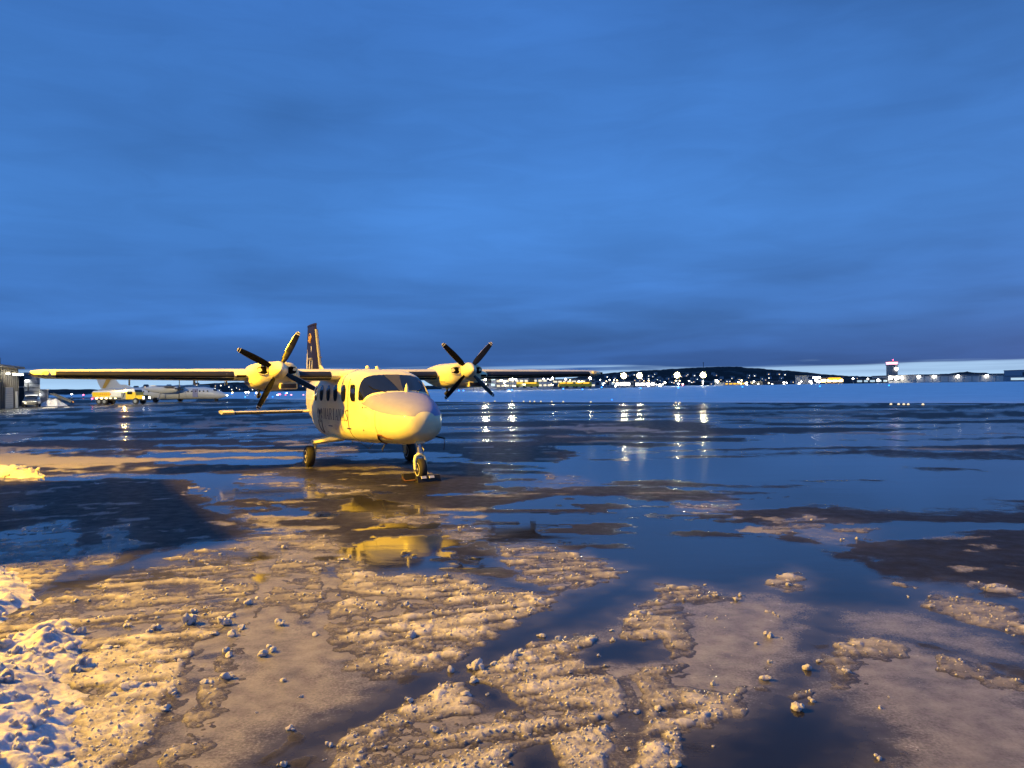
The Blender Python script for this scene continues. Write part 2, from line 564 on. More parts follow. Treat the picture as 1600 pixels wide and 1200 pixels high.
def poly_field(x, y, D, warp, soft):
    """0..1 coverage of a set of outlines with ragged edges."""
    r = np.hypot(x, y)
    amp = np.clip(r * .035, .10, .9) * warp
    w = (fbm(x / .6, y / .6, 5, 11, .62) - .5) * 2 * amp
    w = w + (fbm(x / .13, y / .13, 3, 31) - .5) * .16 * warp
    m = np.zeros_like(x)
    for k, P in D.items():
        d = inside_dist(x, y, P, 2.5)
        m = np.maximum(m, sstep(-.5 * soft, .5 * soft, d + w))
    return m


EDGE = [(220.0, -63.0), (44.7, 64.8), (-9.0, 104.0), (-73.0, 190.0), (-400.0, 560.0)]   # apron / snow field edge


def ground_fields(x, y):
    r = np.hypot(x, y)
    dry = poly_field(x, y, DRY, .9, .5)
    wetp = poly_field(x, y, {k: WET[k] for k in ('w1', 'w2', 'w3')}, .6, .3)
    mid = poly_field(x, y, {'w4': WET['w4']}, .8, 2.0)
    n1 = fbm(x / 3.4 + .35 * y, y / 1.5, 5, 3, .55)
    streak = fbm(x / 14 + .10 * y, y / 2.2 - .05 * x, 6, 5, .6)
    far = sstep(14, 30, r)
    base = sstep(.40, .58, n1) * (1 - far) + sstep(.34, .66, streak) * far
    wet = np.clip(np.maximum(np.maximum(base, mid * (.22 + .7 * sstep(.38, .56, streak))) * (1 - .92 * dry), wetp), 0, 1)
    frost = sstep(.60, .74, fbm(x / 11 + .2 * y + 40, y / 2.3 + 7, 5, 8, .6)) * sstep(12, 26, r)
    frost = np.maximum(frost, sstep(.55, .75, fbm(x / 1.1, y / .5, 5, 9, .6)) * dry * .9)
    film = poly_field(x, y, FILM, 1.0, 1.2)
    g1, g2 = fbm(x / 1.5 + .3 * y, y / .5, 6, 83, .62), fbm(x / 1.1, y / .42 + .2 * x, 6, 87, .6)
    h1, h2 = fbm(x / 7 + .1 * y, y / 1.5, 6, 84, .6), fbm(x / 8, y / 1.7 + .1 * x, 6, 88, .58)
    fq = sstep(11, 20, r)
    fn1, fn2 = g1 + (h1 - g1) * fq, g2 + (h2 - g2) * fq
    wet = wet * (1 - .85 * film * sstep(.42, .56, fn2))
    wet = np.maximum(wet, wetp * (1 - .9 * film * sstep(.52, .60, fn2)))
    frost = np.maximum(frost, .65 * film * (1 - .75 * wetp) * sstep(.53, .67, fn1))
    murk = poly_field(x, y, MURK, .9, .9)
    bed = poly_field(x, y, {k: v for k, v in SLUSH.items() if k[0] not in 'JK'}, 1.0, .7) * (1 - poly_field(x, y, HOLES, .8, .3))
    murk = np.maximum(murk, bed * (.35 + .6 * sstep(.36, .60, fbm(x / .8, y / .5, 5, 47, .6))) * (1 - .5 * sstep(7, 12, r)))
    frost = np.maximum(frost, .9 * murk)
    wet = np.maximum(wet, sstep(.15, .5, murk))
    far_sl = {k: SLUSH[k] for k in ('J1', 'J2', 'J3', 'K1', 'K2')}
    frost = np.maximum(frost, poly_field(x, y, far_sl, 1.0, .8) * sstep(.30, .62, fbm(x / 2.2, y / .8, 5, 23, .62)))
    return wet, frost, murk


def polar_grid(radii, angs, closed):
    rr, aa = np.meshgrid(radii, angs, indexing='ij')
    x, y = (rr * np.sin(aa)).ravel(), (rr * np.cos(aa)).ravel()
    nr, na = len(radii), len(angs)
    i = np.arange(nr - 1)[:, None] * na
    j = np.arange(na if closed else na - 1)[None, :]
    j2 = (j + 1) % na
    f = np.stack([i + j, i + na + j, i + na + j2, i + j2], -1).reshape(-1, 4)
    return x, y, f


def np_mesh(name, co, faces, attrs=None, smooth=True):
    me = bpy.data.meshes.new(name)
    nf = len(faces)
    me.vertices.add(len(co))
    me.vertices.foreach_set('co', co.astype(np.float32).ravel())
    me.loops.add(nf * 4)
    me.loops.foreach_set('vertex_index', faces.astype(np.int32).ravel())
    me.polygons.add(nf)
    me.polygons.foreach_set('loop_start', np.arange(0, nf * 4, 4, dtype=np.int32))
    me.polygons.foreach_set('use_smooth', np.full(nf, smooth))
    me.update(calc_edges=True)
    me.validate()
    for k, q in (attrs or {}).items():
        a = me.attributes.new(k, 'FLOAT', 'POINT')
        a.data.foreach_set('value', q.astype(np.float32))
    return me


# radii follow 1/r so that a cell covers about the same angle near and far
inv = np.arange(1 / 2.3, 1 / 160., -2.1 / (FPX * CAM_H))
radii = np.concatenate([[.02, .6, 1.2, 1.8], 1 / inv, [170, 200, 250, 330, 450, 650, 1000, 1600, 3000, 6000, 9000]])
angs = np.concatenate([np.arange(-R(46), R(46), R(.115)), np.linspace(R(46), R(314), 90)[:-1]])
gx, gy, gf = polar_grid(radii, angs, True)
wet, frost, murk = ground_fields(gx, gy)
gr = np.hypot(gx, gy)
gz = -.010 * (1 - wet) * 0 + .012 * (1 - wet) * (fbm(gx / .5, gy / .5, 3, 15)) * sstep(70, 20, gr)
gz = np.where(wet > .5, 0, gz)
me = np_mesh('apron', np.stack([gx, gy, gz], -1), gf, {'wet': wet, 'frost': frost, 'murk': murk, 'dist': sstep(10, 55, gr)})
apron = link('apron', me)
tag(apron, 'wet dark asphalt airport apron with puddles and thin ice', kind='structure')

# apron material: bare asphalt, standing water and a thin film of slush
m, nd, lk, b = new_mat('wet_apron')
nt = m.node_tree


def attr(name):
    a = nd.new('ShaderNodeAttribute')
    a.attribute_name = name
    return a.outputs['Fac']


def nm(op, a, c=None, clamp=False):
    n = nd.new('ShaderNodeMath')
    n.operation = op
    n.use_clamp = clamp
    for i, q in enumerate((a, c)):
        if q is None:
            continue
        if isinstance(q, (int, float)):
            n.inputs[i].default_value = q
        else:
            lk.new(q, n.inputs[i])
    return n.outputs[0]


def nmix(f, a, c):
    n = nd.new('ShaderNodeMix')
    n.data_type = 'RGBA'
    for i, q in ((0, f), (6, a), (7, c)):
        if isinstance(q, (int, float)):
            n.inputs[i].default_value = q
        elif isinstance(q, tuple):
            n.inputs[i].default_value = (*q, 1)
        else:
            lk.new(q, n.inputs[i])
    return n.outputs[2]


g_fine = n_noise(nt, 55, 4, .65)
g_mid = n_noise(nt, 5, 5, .6)
g_str = n_noise(nt, 1.0, 5, .6, stretch=(.25, 1.4, 1))
wetf = nm('ADD', attr('wet'), nm('MULTIPLY', nm('SUBTRACT', g_mid, .5), 1.1))
wetf = n_ramp(nt, nm('ADD', wetf, nm('MULTIPLY', nm('SUBTRACT', g_fine, .5), .35)), [(.30, 0.0), (.70, 1.0)])
frf = nm('ADD', attr('frost'), nm('ADD', nm('MULTIPLY', nm('SUBTRACT', g_mid, .5), .5), nm('MULTIPLY', nm('SUBTRACT', g_fine, .5), .8)))
frf = n_ramp(nt, frf, [(.42, 0.0), (.80, 1.0)])
mk = attr('murk')
asph = n_ramp(nt, g_fine, [(.3, (.006, .0056, .006)), (.7, (.024, .022, .022))])
asph = nmix(n_ramp(nt, g_str, [(.35, 0.0), (.7, .6)]), asph, (.032, .029, .028))
water = (.010, .010, .012)
col = nmix(wetf, asph, water)
frc = n_ramp(nt, g_fine, [(.30, (.16, .15, .145)), (.68, (.46, .44, .42))])
col = nmix(nm('MULTIPLY', frf, .85), col, frc)
mcol = n_ramp(nt, g_mid, [(.32, (.075, .072, .074)), (.66, (.235, .225, .225))])
col = nmix(nm('MULTIPLY', mk, .8), col, mcol)
lk.new(col, b.inputs['Base Color'])
ro = nmix(wetf, n_ramp(nt, g_mid, [(.3, .42), (.7, .62)]), nm('ADD', n_ramp(nt, g_str, [(.35, .03), (.75, .10)]), nm('MULTIPLY', attr('dist'), .17)))
ro = nmix(nm('MULTIPLY', frf, nm('SUBTRACT', 1.0, nm('MULTIPLY', mk, .7))), ro, (.6, .6, .6))
ro = nmix(nm('MULTIPLY', mk, .75), ro, n_ramp(nt, g_mid, [(.3, .08), (.7, .26)]))
lk.new(ro, b.inputs['Roughness'])
b.inputs['IOR'].default_value = 1.34
sp = nmix(wetf, (.22, .22, .22), (.5, .5, .5))
lk.new(sp, b.inputs['Specular IOR Level'])
bp1 = nd.new('ShaderNodeBump')
bp1.inputs['Distance'].default_value = .006
lk.new(nm('ADD', nm('MULTIPLY', nm('SUBTRACT', 1.0, wetf), .8), nm('MULTIPLY', frf, .5)), bp1.inputs['Strength'])
lk.new(g_fine, bp1.inputs['Height'])
bp2 = nd.new('ShaderNodeBump')
bp2.inputs['Distance'].default_value = .02
bp2.inputs['Strength'].default_value = .08
lk.new(n_noise(nt, 2.2, 3, .5, stretch=(.5, 1.3, 1)), bp2.inputs['Height'])
lk.new(bp1.outputs[0], bp2.inputs['Normal'])
lk.new(bp2.outputs[0], b.inputs['Normal'])
apron.data.materials.append(m)

# ------------------------------------------------------------------ slush lying on the apron (real relief)
def slush_material():
    """Half-melted slush: thin edges are soaked and dark, thicker heaps are paler and grainy."""
    m, nd, lk, b = new_mat('half_melted_slush')
    nt = m.node_tree
    at_ = nd.new('ShaderNodeAttribute')
    at_.attribute_name = 'thick'
    f1, f2, f3 = n_noise(nt, 3.0, 5, .6), n_noise(nt, 70, 3, .65), n_noise(nt, 210, 2, .6)

    def mth(op, a, c):
        n = nd.new('ShaderNodeMath')
        n.operation = op
        for i, q in enumerate((a, c)):
            if isinstance(q, (int, float)):
                n.inputs[i].default_value = q
            else:
                lk.new(q, n.inputs[i])
        return n.outputs[0]
    t = mth('ADD', at_.outputs['Fac'], mth('ADD', mth('MULTIPLY', mth('SUBTRACT', f1, .5), .9), mth('MULTIPLY', mth('SUBTRACT', f2, .5), .7)))
    lk.new(n_ramp(nt, t, [(.02, (.055, .051, .049)), (.30, (.16, .15, .144)), (.62, (.32, .305, .295)), (1.0, (.54, .52, .51))]), b.inputs['Base Color'])
    lk.new(n_ramp(nt, t, [(.05, .12), (.35, .38), (.7, .65)]), b.inputs['Roughness'])
    b.inputs['Specular IOR Level'].default_value = .45
    b.inputs['IOR'].default_value = 1.33
    bp = nd.new('ShaderNodeBump')
    bp.inputs['Strength'].default_value = .5
    bp.inputs['Distance'].default_value = .010
    lk.new(mth('ADD', f2, mth('MULTIPLY', f3, .6)), bp.inputs['Height'])
    lk.new(bp.outputs[0], b.inputs['Normal'])
    return m


inv = np.arange(1 / 2.5, 1 / 26., -1.35 / (FPX * CAM_H))
sx, sy, sf = polar_grid(1 / inv, np.arange(-R(44), R(44), R(.075)), False)
near = {k: v for k, v in SLUSH.items() if k not in ('J1', 'J2', 'J3', 'K1', 'K2')}
cov = poly_field(sx, sy, near, 1.0, .55)
hol = poly_field(sx, sy, HOLES, .8, .2)
mk2 = poly_field(sx, sy, MURK, .9, .7)
brk = fbm(sx / .55, sy / .42, 6, 41, .62)
tracks = fbm(sx / 1.6 + sy * .5, (sy - .34 * sx) / .10, 3, 77)
sr = np.hypot(sx, sy)
RUTS = [((-3.0, 9.6), (-1.75, 3.2), .14), ((-2.1, 8.6), (-.95, 3.4), .13), ((-3.6, 8.9), (.2, 7.1), .10), ((-4.1, 7.9), (-.4, 6.3), .11), ((.9, 6.3), (.5, 3.0), .12), ((3.2, 6.0), (1.8, 3.1), .13)]
brk2 = fbm(sx / .9 + .2 * sy, sy / .28, 5, 43, .6)
ruts = np.zeros_like(sx)
for (xa, ya), (xb, yb), w_ in RUTS:
    L_ = math.hypot(xb - xa, yb - ya)
    tq = ((sx - xa) * (xb - xa) + (sy - ya) * (yb - ya)) / L_ ** 2
    dq = ((sx - xa) * (yb - ya) - (sy - ya) * (xb - xa)) / L_ + (fbm(sx / .9, sy / .9, 5, 95, .6) - .5) * .55
    ruts = np.maximum(ruts, sstep(w_, w_ * .5, np.abs(dq)) * sstep(-.05, .1, tq) * sstep(1.05, .9, tq))
cov_l = poly_field(sx, sy, {k: SLUSH[k] for k in ('L1', 'L2', 'L3', 'K4', 'K5', 'K3')}, 1.0, .4) * sstep(.36, .50, fbm(sx / .7, sy / .25, 5, 49, .6))
thick = cov * (1 - hol) * (1 - .5 * ruts) * (1 - .80 * mk2) * (1 - sstep(6, 10, sr) * (1 - sstep(.40, .56, brk2)))
thick = np.maximum(thick, cov_l)
hgt = .0145 * sstep(.36, .60, brk * .7 + .3 * tracks) + .014 * (tracks - .5)
lump1 = domes(sx / .16, sy / .16, 51, .45) * sstep(.45, .62, fbm(sx / .9, sy / .9, 3, 61))
lump2 = domes(sx / .07, sy / .07, 55, .6) * sstep(.36, .56, fbm(sx / .5, sy / .5, 3, 65))
lump3 = domes(sx / .032, sy / .032, 58, .7) * sstep(6.5, 4.5, sr)
hgt = hgt + .012 * lump1 + .006 * lump2 + .004 * lump3 + .004 * (fbm(sx / .022, sy / .022, 2, 73) - .45) * sstep(9, 5, sr) + .014 * (fbm(sx / .05, sy / .05, 2, 71) - .4)
edge_ridge = sstep(.2, .6, cov) * sstep(1.0, .75, cov)
hgt = hgt + edge_ridge * (.004 + .024 * domes(sx / .10, sy / .10, 91, .4))
hgt = hgt * (1 - .45 * sstep(6, 12, sr))
sz = thick * np.maximum(hgt + .004, 0) - .012 * (1 - sstep(.25, .6, thick)) - .006
big = sstep(20, 12, sr)
keep = sz > -.004
kf = keep[sf].sum(1) >= 2
sf = sf[kf]
used = np.unique(sf)
remap = np.full(len(sx), -1)
remap[used] = np.arange(len(used))
me = np_mesh('slush', np.stack([sx, sy, sz], -1)[used], remap[sf], {'thick': np.clip(sz / .024, 0, 1)[used]})
slush = link('slush', me)
me.materials.append(slush_material())
tag(slush, 'patches of dirty brown slush lying on the wet apron', 'slush', kind='stuff')


# ------------------------------------------------------------------ ploughed snow banks at the left edge
def snow_bank(name, poly, height, cell, label, seed, lean=.35):
    P = np.array(poly)
    lo, hi = P.min(0) - .3, P.max(0) + .3
    xs, ys = np.arange(lo[0], hi[0], cell), np.arange(lo[1], hi[1], cell)
    X, Y = np.meshgrid(xs, ys, indexing='ij')
    nx, ny = X.shape
    x, y = X.ravel(), Y.ravel()
    d = inside_dist(x, y, poly, 1.0) + (fbm(x / .35, y / .35, 4, seed) - .5) * .35
    prof = sstep(-.05, lean, d) ** .8
    z = prof * height * (.55 + .75 * fbm(x / .5, y / .5, 3, seed + 3))
    wx = x + .22 * (fbm(x / .2, y / .2, 3, seed + 31) - .5)
    wy = y + .22 * (fbm(x / .2 + 9, y / .2, 3, seed + 33) - .5)
    xo, yo, x, y = x, y, wx, wy
    lum = .075 * domes(x / .24, y / .24, seed + 5, .6) + .040 * domes(x / .12, y / .12, seed + 9, .7) \
        + .020 * domes(x / .065, y / .065, seed + 13, .7) + .012 * domes(x / .033, y / .033, seed + 17, .8)
    x, y = xo, yo
    amp = .45 + 1.0 * fbm(x / .4, y / .4, 3, seed + 21)
    z = z + sstep(-.12, .10, d) * lum * amp * (.6 if height < .3 else height / .30) + .02 * (fbm(x / .05, y / .05, 3, seed + 25) - .5) * sstep(0, .1, d) - .02 * (1 - sstep(-.14, -.02, d)) - .004
    for _ in range(1):
        Z = np.pad(z.reshape(nx, ny), 1, mode='edge')
        z = (.4 * Z[1:-1, 1:-1] + .15 * (Z[2:, 1:-1] + Z[:-2, 1:-1] + Z[1:-1, 2:] + Z[1:-1, :-2])).ravel()
    i = np.arange(nx - 1)[:, None] * ny
    j = np.arange(ny - 1)[None, :]
    f = np.stack([i + j, i + ny + j, i + ny + j + 1, i + j + 1], -1).reshape(-1, 4)
    f = f[(z[f] > -.008).sum(1) >= 2]
    u = np.unique(f)
    rm = np.full(len(x), -1)
    rm[u] = np.arange(len(u))
    me = np_mesh(name, np.stack([x, y, z], -1)[u], rm[f])
    me.materials.append(M['snow'])
    o = link(name, me)
    tag(o, label, 'snow bank')
    return o


bank1 = snow_bank('snow_bank', PILES['p1'], .12, .011, 'tall lumpy white snow bank in the bottom left corner', 101, .5)
bank2 = snow_bank('snow_bank', PILES['p2'], .11, .018, 'low white snow bank at the left edge, just short of the shadow', 131)
bank3 = snow_bank('snow_bank', [(-13.5, 18.4), (-11.9, 18.0), (-10.9, 17.1), (-10.5, 16.6), (-11.2, 16.6), (-13.6, 17.1)], .16, .028,
          'small ridge of cleared snow at the far end of the shadow on the left', 151)

# ------------------------------------------------------------------ loose lumps of snow, each its own thing
lump_meshes = []
import bmesh
for k in range(12):
    bm = bmesh.new()
    for q in range(1 + int(rng.integers(3, 7))):      # a clump of frozen grains grown together
        r_ = .62 if q == 0 else rng.uniform(.25, .52)
        c_ = Vector((0, 0, 0)) if q == 0 else Vector((*(rng.normal(size=2) * .42), rng.uniform(-.25, .42)))
        g = bmesh.ops.create_icosphere(bm, subdivisions=2 if q < 3 else 1, radius=1)
        ph = rng.uniform(0, 6.28, 9)
        dirs = [Vector(rng.normal(size=3)).normalized() for _ in range(7)]
        cut = [rng.uniform(.6, .95) for _ in dirs]
        for v in g['verts']:
            n = v.co.normalized()
            r = 1.0
            for d_, h_ in zip(dirs, cut):
                w_ = n.dot(d_)
                if w_ > .01:
                    r = min(r, h_ / w_)
            r += .13 * math.sin(5 * n.x + ph[0]) * math.sin(5 * n.y + ph[1]) + .09 * math.sin(11 * n.x + ph[2]) * math.sin(10 * n.z + ph[3])
            r += .06 * math.sin(19 * n.y + ph[4]) * math.sin(17 * n.x + ph[5])
            v.co = c_ + n * (r * r_)
    me = bpy.data.meshes.new('snow_lump')
    bm.to_mesh(me)
    bm.free()
    me.polygons.foreach_set('use_smooth', [True] * len(me.polygons))
    me.set_sharp_from_angle(angle=R(28))
    me.materials.append(M['lump'])
    lump_meshes.append(me)


def clods(bank, n, smin, smax, sub):
    """Broken clods of snow heaped on a bank, joined into one part of it."""
    base = []
    for me_ in lump_meshes[:6]:
        bm = bmesh.new()
        bm.from_mesh(me_)
        dg = bpy.data.meshes.new('tmp')
        bm.to_mesh(dg)
        bm.free()
        v = np.empty(len(dg.vertices) * 3)
        dg.vertices.foreach_get('co', v)
        base.append((v.reshape(-1, 3), [tuple(p.vertices) for p in dg.polygons]))
        bpy.data.meshes.remove(dg)
    co = np.empty(len(bank.data.vertices) * 3)
    bank.data.vertices.foreach_get('co', co)
    co = co.reshape(-1, 3)
    co = co[co[:, 2] > .012]
    V, Fc, off = [], [], 0
    for i in rng.choice(len(co), n, replace=False):
        bv, bf = base[int(rng.integers(len(base)))]
        s_ = smin * (smax / smin) ** (rng.random() ** 1.7)
        a, c = rng.uniform(0, 6.28), rng.uniform(-.6, .6)
        Rz = np.array([[math.cos(a), -math.sin(a), 0], [math.sin(a), math.cos(a), 0], [0, 0, 1]])
        Rx = np.array([[1, 0, 0], [0, math.cos(c), -math.sin(c)], [0, math.sin(c), math.cos(c)]])
        w = (bv * s_ * rng.uniform(.75, 1.2, 3)) @ Rx.T @ Rz.T + co[i] + np.array([0, 0, s_ * .12])
        V.append(w)
        Fc += [tuple(q + off for q in f_) for f_ in bf]
        off += len(bv)
    me_ = bpy.data.meshes.new('snow_clods')
    me_.from_pydata(np.concatenate(V).tolist(), [], Fc)
    me_.polygons.foreach_set('use_smooth', [True] * len(me_.polygons))
    me_.set_sharp_from_angle(angle=R(35))
    me_.materials.append(M['snow'])
    o = link('snow_clods', me_, bank)
    o['kind'] = 'stuff'


clods(bank1, 260, .018, .085, 2)
clods(bank2, 60, .02, .07, 2)
clods(bank3, 40, .03, .12, 2)


def lump(x, y, s, label, group=None, tall=.8):
    o = link('snow_lump', random.choice(lump_meshes))
    o.location = (x, y, s * tall * .28)
    o.scale = (s * random.uniform(.8, 1.2), s * random.uniform(.8, 1.1), s * tall)
    o.rotation_euler = (random.uniform(-.3, .3), random.uniform(-.3, .3), random.uniform(0, 6.28))
    tag(o, label, 'snow lump', group)
    return o


def gpt(u, v):
    p0, d = Vector((0, 0, CAM_H)), at(u, v, 1.0) - Vector((0, 0, CAM_H))
    t = -CAM_H / d.z
    return d.x * t, d.y * t


for (x, y, s, lab, tl) in [
    (-.26, 4.98, .052, 'tallest ice lump, standing at the edge of the water channel in the bottom middle', 1.35),
    (.00, 5.20, .045, 'ice lump just right of and behind the tallest lump by the water channel', 1.1),
    (-.78, 5.62, .055, 'single pale ice lump beside a small dark puddle left of the water channel', .9),
    (-2.44, 4.72, .095, 'rounded snow lump lying alone right of the big snow bank', .6),
    (-2.62, 6.02, .085, 'peaked white snow lump, farthest of the lumps on the orange slush', 1.0),
    (-2.32, 5.98, .075, 'white snow lump right of the peaked lump on the orange slush', .8),
    (-2.17, 5.70, .065, 'snow lump, rightmost of the cluster on the orange slush', .8),
    (1.92, 4.90, .05, 'pale lump at the left shore of the right-hand slush sheet', .8),
    (1.62, 4.30, .055, 'pale lump at the tip of slush beside the dark pool at the bottom right', .8)]:
    lump(x, y, s, lab, None, tl)
edge_polys = [('A', 38), ('B', 70), ('C', 10), ('D', 6), ('F', 8), ('E', 3), ('H2', 3), ('G', 4), ('G2', 5)]
for k, n in edge_polys:
    P = SLUSH[k]
    for _ in range(n):
        i = random.randrange(len(P))
        (x0, y0), (x1, y1) = P[i], P[(i + 1) % len(P)]
        t = random.random()
        cx, cy = sum(p[0] for p in P) / len(P), sum(p[1] for p in P) / len(P)
        q = random.random() ** 1.5 * .5
        x, y = x0 + (x1 - x0) * t, y0 + (y1 - y0) * t
        x, y = x + (cx - x) * q + random.gauss(0, .08), y + (cy - y) * q + random.gauss(0, .08)
        if y < 3.2 or abs(x) > .72 * y + .3:
            continue
        s = random.choice([.012, .016, .020, .024, .030, .042]) * (1 if y < 7 else 1.15)
        lump(x, y, s, 'small pale lump of frozen slush lying on the apron', 'lumps of frozen slush in the foreground', random.uniform(.55, 1.0))
for _ in range(34):
    x, y = random.gauss(-2.55, .45), random.gauss(5.5, .7)
    if y > 3.4 and x > -.66 * y:
        lump(x, y, random.choice([.03, .04, .05, .06]), 'snow lump scattered on the orange slush beside the big snow bank', 'lumps fallen from the snow bank', random.uniform(.5, .9))

# crumbs too small to tell apart: one mesh
mb = MB()
octa = [(1, 0, 0), (-1, 0, 0), (0, 1, 0), (0, -1, 0), (0, 0, 1), (0, 0, -.6)]
octf = [(0, 2, 4), (2, 1, 4), (1, 3, 4), (3, 0, 4), (2, 0, 5), (1, 2, 5), (3, 1, 5), (0, 3, 5)]
cand = used[(sz[used] > .006) & (np.abs(sx[used]) < .74 * sy[used] + .3)]
for i in rng.choice(cand, 4200, replace=False):
    x, y = sx[i], sy[i]
    s = rng.choice([.004, .006, .008, .011]) * (1 if y < 6 else 1.5)
    q = rng.uniform(.6, 1.4, 6)
    mb.add([(x + s * p[0] * w, y + s * p[1] * w, s * p[2] * w * .8 + sz[i] + s * .3) for p, w in zip(octa, q)], octf)
cr = mb.build('slush_crumbs', 'lump', smooth=True, sharp=180)
tag(cr, 'countless small crumbs of ice strewn over the slush', 'ice crumbs', kind='stuff')

# worn painted lines across the far apron
for k, (p0, p1, w_) in enumerate((((5.4, 40.2), (41.6, 57.0), .16), ((19.4, 36.5), (30.0, 41.0), .14), ((-9.0, 62.0), (12.0, 55.5), .14))):
    a_, c_ = Vector((*p0, .006)), Vector((*p1, .006))
    d_ = (c_ - a_)
    n_ = Vector((-d_.y, d_.x, 0)).normalized() * w_ / 2
    vs, fs = [], []
    for i in range(41):
        q = a_ + d_ * (i / 40)
        vs += [q - n_, q + n_]
    fs = [(2 * i, 2 * i + 1, 2 * i + 3, 2 * i + 2) for i in range(40) if random.random() < .85]
    ln = MB().add(vs, fs).build('painted_line', 'paleink', apron)

# ------------------------------------------------------------------ the twin-propeller airplane
PSI = 28.632
plane = empty('airplane', (-3.392, 18.008, 0), -R(90 - PSI),
              'white twin-propeller commuter airplane with navy tail parked on the wet apron', 'airplane')
# local axes: x forward (0 = wing leading edge), y to the airplane's left, z up
ST = np.array([  # x, half width, top, bottom, z of max width, upper exponent, lower exponent
    [3.45, .03, 1.27, 1.19, 1.23, 2.0, 2.0], [3.42, .18, 1.37, 1.03, 1.21, 2.0, 2.0], [3.35, .31, 1.46, .92, 1.19, 2.1, 2.1],
    [3.20, .435, 1.55, .825, 1.18, 2.2, 2.2], [2.95, .555, 1.635, .755, 1.20, 2.3, 2.4], [2.62, .67, 1.71, .715, 1.24, 2.4, 2.6],
    [2.3, .76, 1.785, .695, 1.29, 2.5, 2.8], [2.07, .785, 1.83, .69, 1.31, 2.6, 2.9], [1.85, .80, 1.95, .68, 1.33, 3.0, 3.0],
    [1.62, .815, 2.075, .67, 1.35, 3.8, 3.1], [1.40, .825, 2.185, .66, 1.36, 4.6, 3.2], [1.15, .835, 2.27, .65, 1.37, 4.8, 3.3],
    [.8, .845, 2.325, .64, 1.38, 4.6, 3.4], [.3, .85, 2.34, .625, 1.38, 4.4, 3.4], [-1.0, .85, 2.34, .61, 1.38, 4.2, 3.4],
    [-2.3, .83, 2.33, .61, 1.38, 3.8, 3.2], [-3.2, .70, 2.30, .68, 1.42, 3.2, 2.8], [-4.4, .45, 2.25, .83, 1.50, 2.6, 2.4],
    [-5.4, .27, 2.20, .98, 1.57, 2.2, 2.2], [-6.2, .14, 2.12, 1.10, 1.60, 2.0, 2.0], [-6.6, .05, 1.95, 1.30, 1.60, 2.0, 2.0]])


def fus(x):
    """Smoothly interpolated section parameters at station x."""
    xs = ST[:, 0]
    k = int(np.clip(np.searchsorted(-xs, -x) - 1, 0, len(xs) - 2))
    x0, x1 = xs[k], xs[k + 1]
    t = np.clip((x - x0) / (x1 - x0), 0, 1)

    def tan(i):
        a, c = max(i - 1, 0), min(i + 1, len(xs) - 1)
        return (ST[c, 1:] - ST[a, 1:]) / (xs[c] - xs[a])
    h = x1 - x0
    m0, m1 = tan(k) * h, tan(k + 1) * h
    p0, p1 = ST[k, 1:], ST[k + 1, 1:]
    if k == 0:
        return p0 + (p1 - p0) * t
    return (2 * t**3 - 3 * t**2 + 1) * p0 + (t**3 - 2 * t**2 + t) * m0 + (-2 * t**3 + 3 * t**2) * p1 + (t**3 - t**2) * m1


def surf(x, t, off=0.0):
    w, zt, zb, zm, nu, nl = fus(x)
    c, s_ = math.cos(t), math.sin(t)
    n = nu if s_ >= 0 else nl
    y = (w + off) * math.copysign(abs(c) ** (2 / n), c)
    z = zm + ((zt + off - zm) * abs(s_) ** (2 / n) if s_ >= 0 else -(zm - zb + off) * abs(s_) ** (2 / n))
    return Vector((x, y, z))


def t_at(x, z, side=-1):
    w, zt, zb, zm, nu, nl = fus(x)
    if z >= zm:
        a = math.asin(min(1, max(0, (z - zm) / (zt - zm))) ** (nu / 2))
    else:
        a = -math.asin(min(1, max(0, (zm - z) / (zm - zb))) ** (nl / 2))
    return math.pi - a if side < 0 else a


def side_pt(x, z, off=.004, side=-1):
    return surf(x, t_at(x, z, side), off)


xs = np.concatenate([np.linspace(3.45, 3.2, 14), np.linspace(3.12, 2.1, 16), np.linspace(2.0, .6, 22), np.linspace(.4, -6.6, 40)])
rings = [[surf(x, 2 * math.pi * i / 64) for i in range(64)] for x in xs]
fuselage = MB().loft(rings).build('fuselage', 'white', plane, True, sharp=60)


def patch(name, bottom, top, nu_, nv, mats, parent, off=.006):
    """Skin patch between two curves given in (x, angle), laid just proud of the fuselage."""
    mb, idx = MB(), []
    vs = []
    for i in range(nu_ + 1):
        b_, t_ = bottom(i / nu_), top(i / nu_)
        for j in range(nv + 1):
            f = j / nv
            vs.append(surf(b_[0] + (t_[0] - b_[0]) * f, b_[1] + (t_[1] - b_[1]) * f, off))
    fs = [(i * (nv + 1) + j, i * (nv + 1) + j + 1, (i + 1) * (nv + 1) + j + 1, (i + 1) * (nv + 1) + j) for i in range(nu_) for j in range(nv)]
    return mb.add(vs, fs).build(name, mats, parent, True, sharp=180)


def lerp(a, c, t):
    return a + (c - a) * t


def t_xy(x, y):
    """Angle on the upper section at station x for a lateral offset y (negative = starboard)."""
    w, zt, zb, zm, nu, nl = fus(x)
    a = math.acos(min(1, abs(y) / w) ** (nu / 2))
    return math.pi - a if y < 0 else a


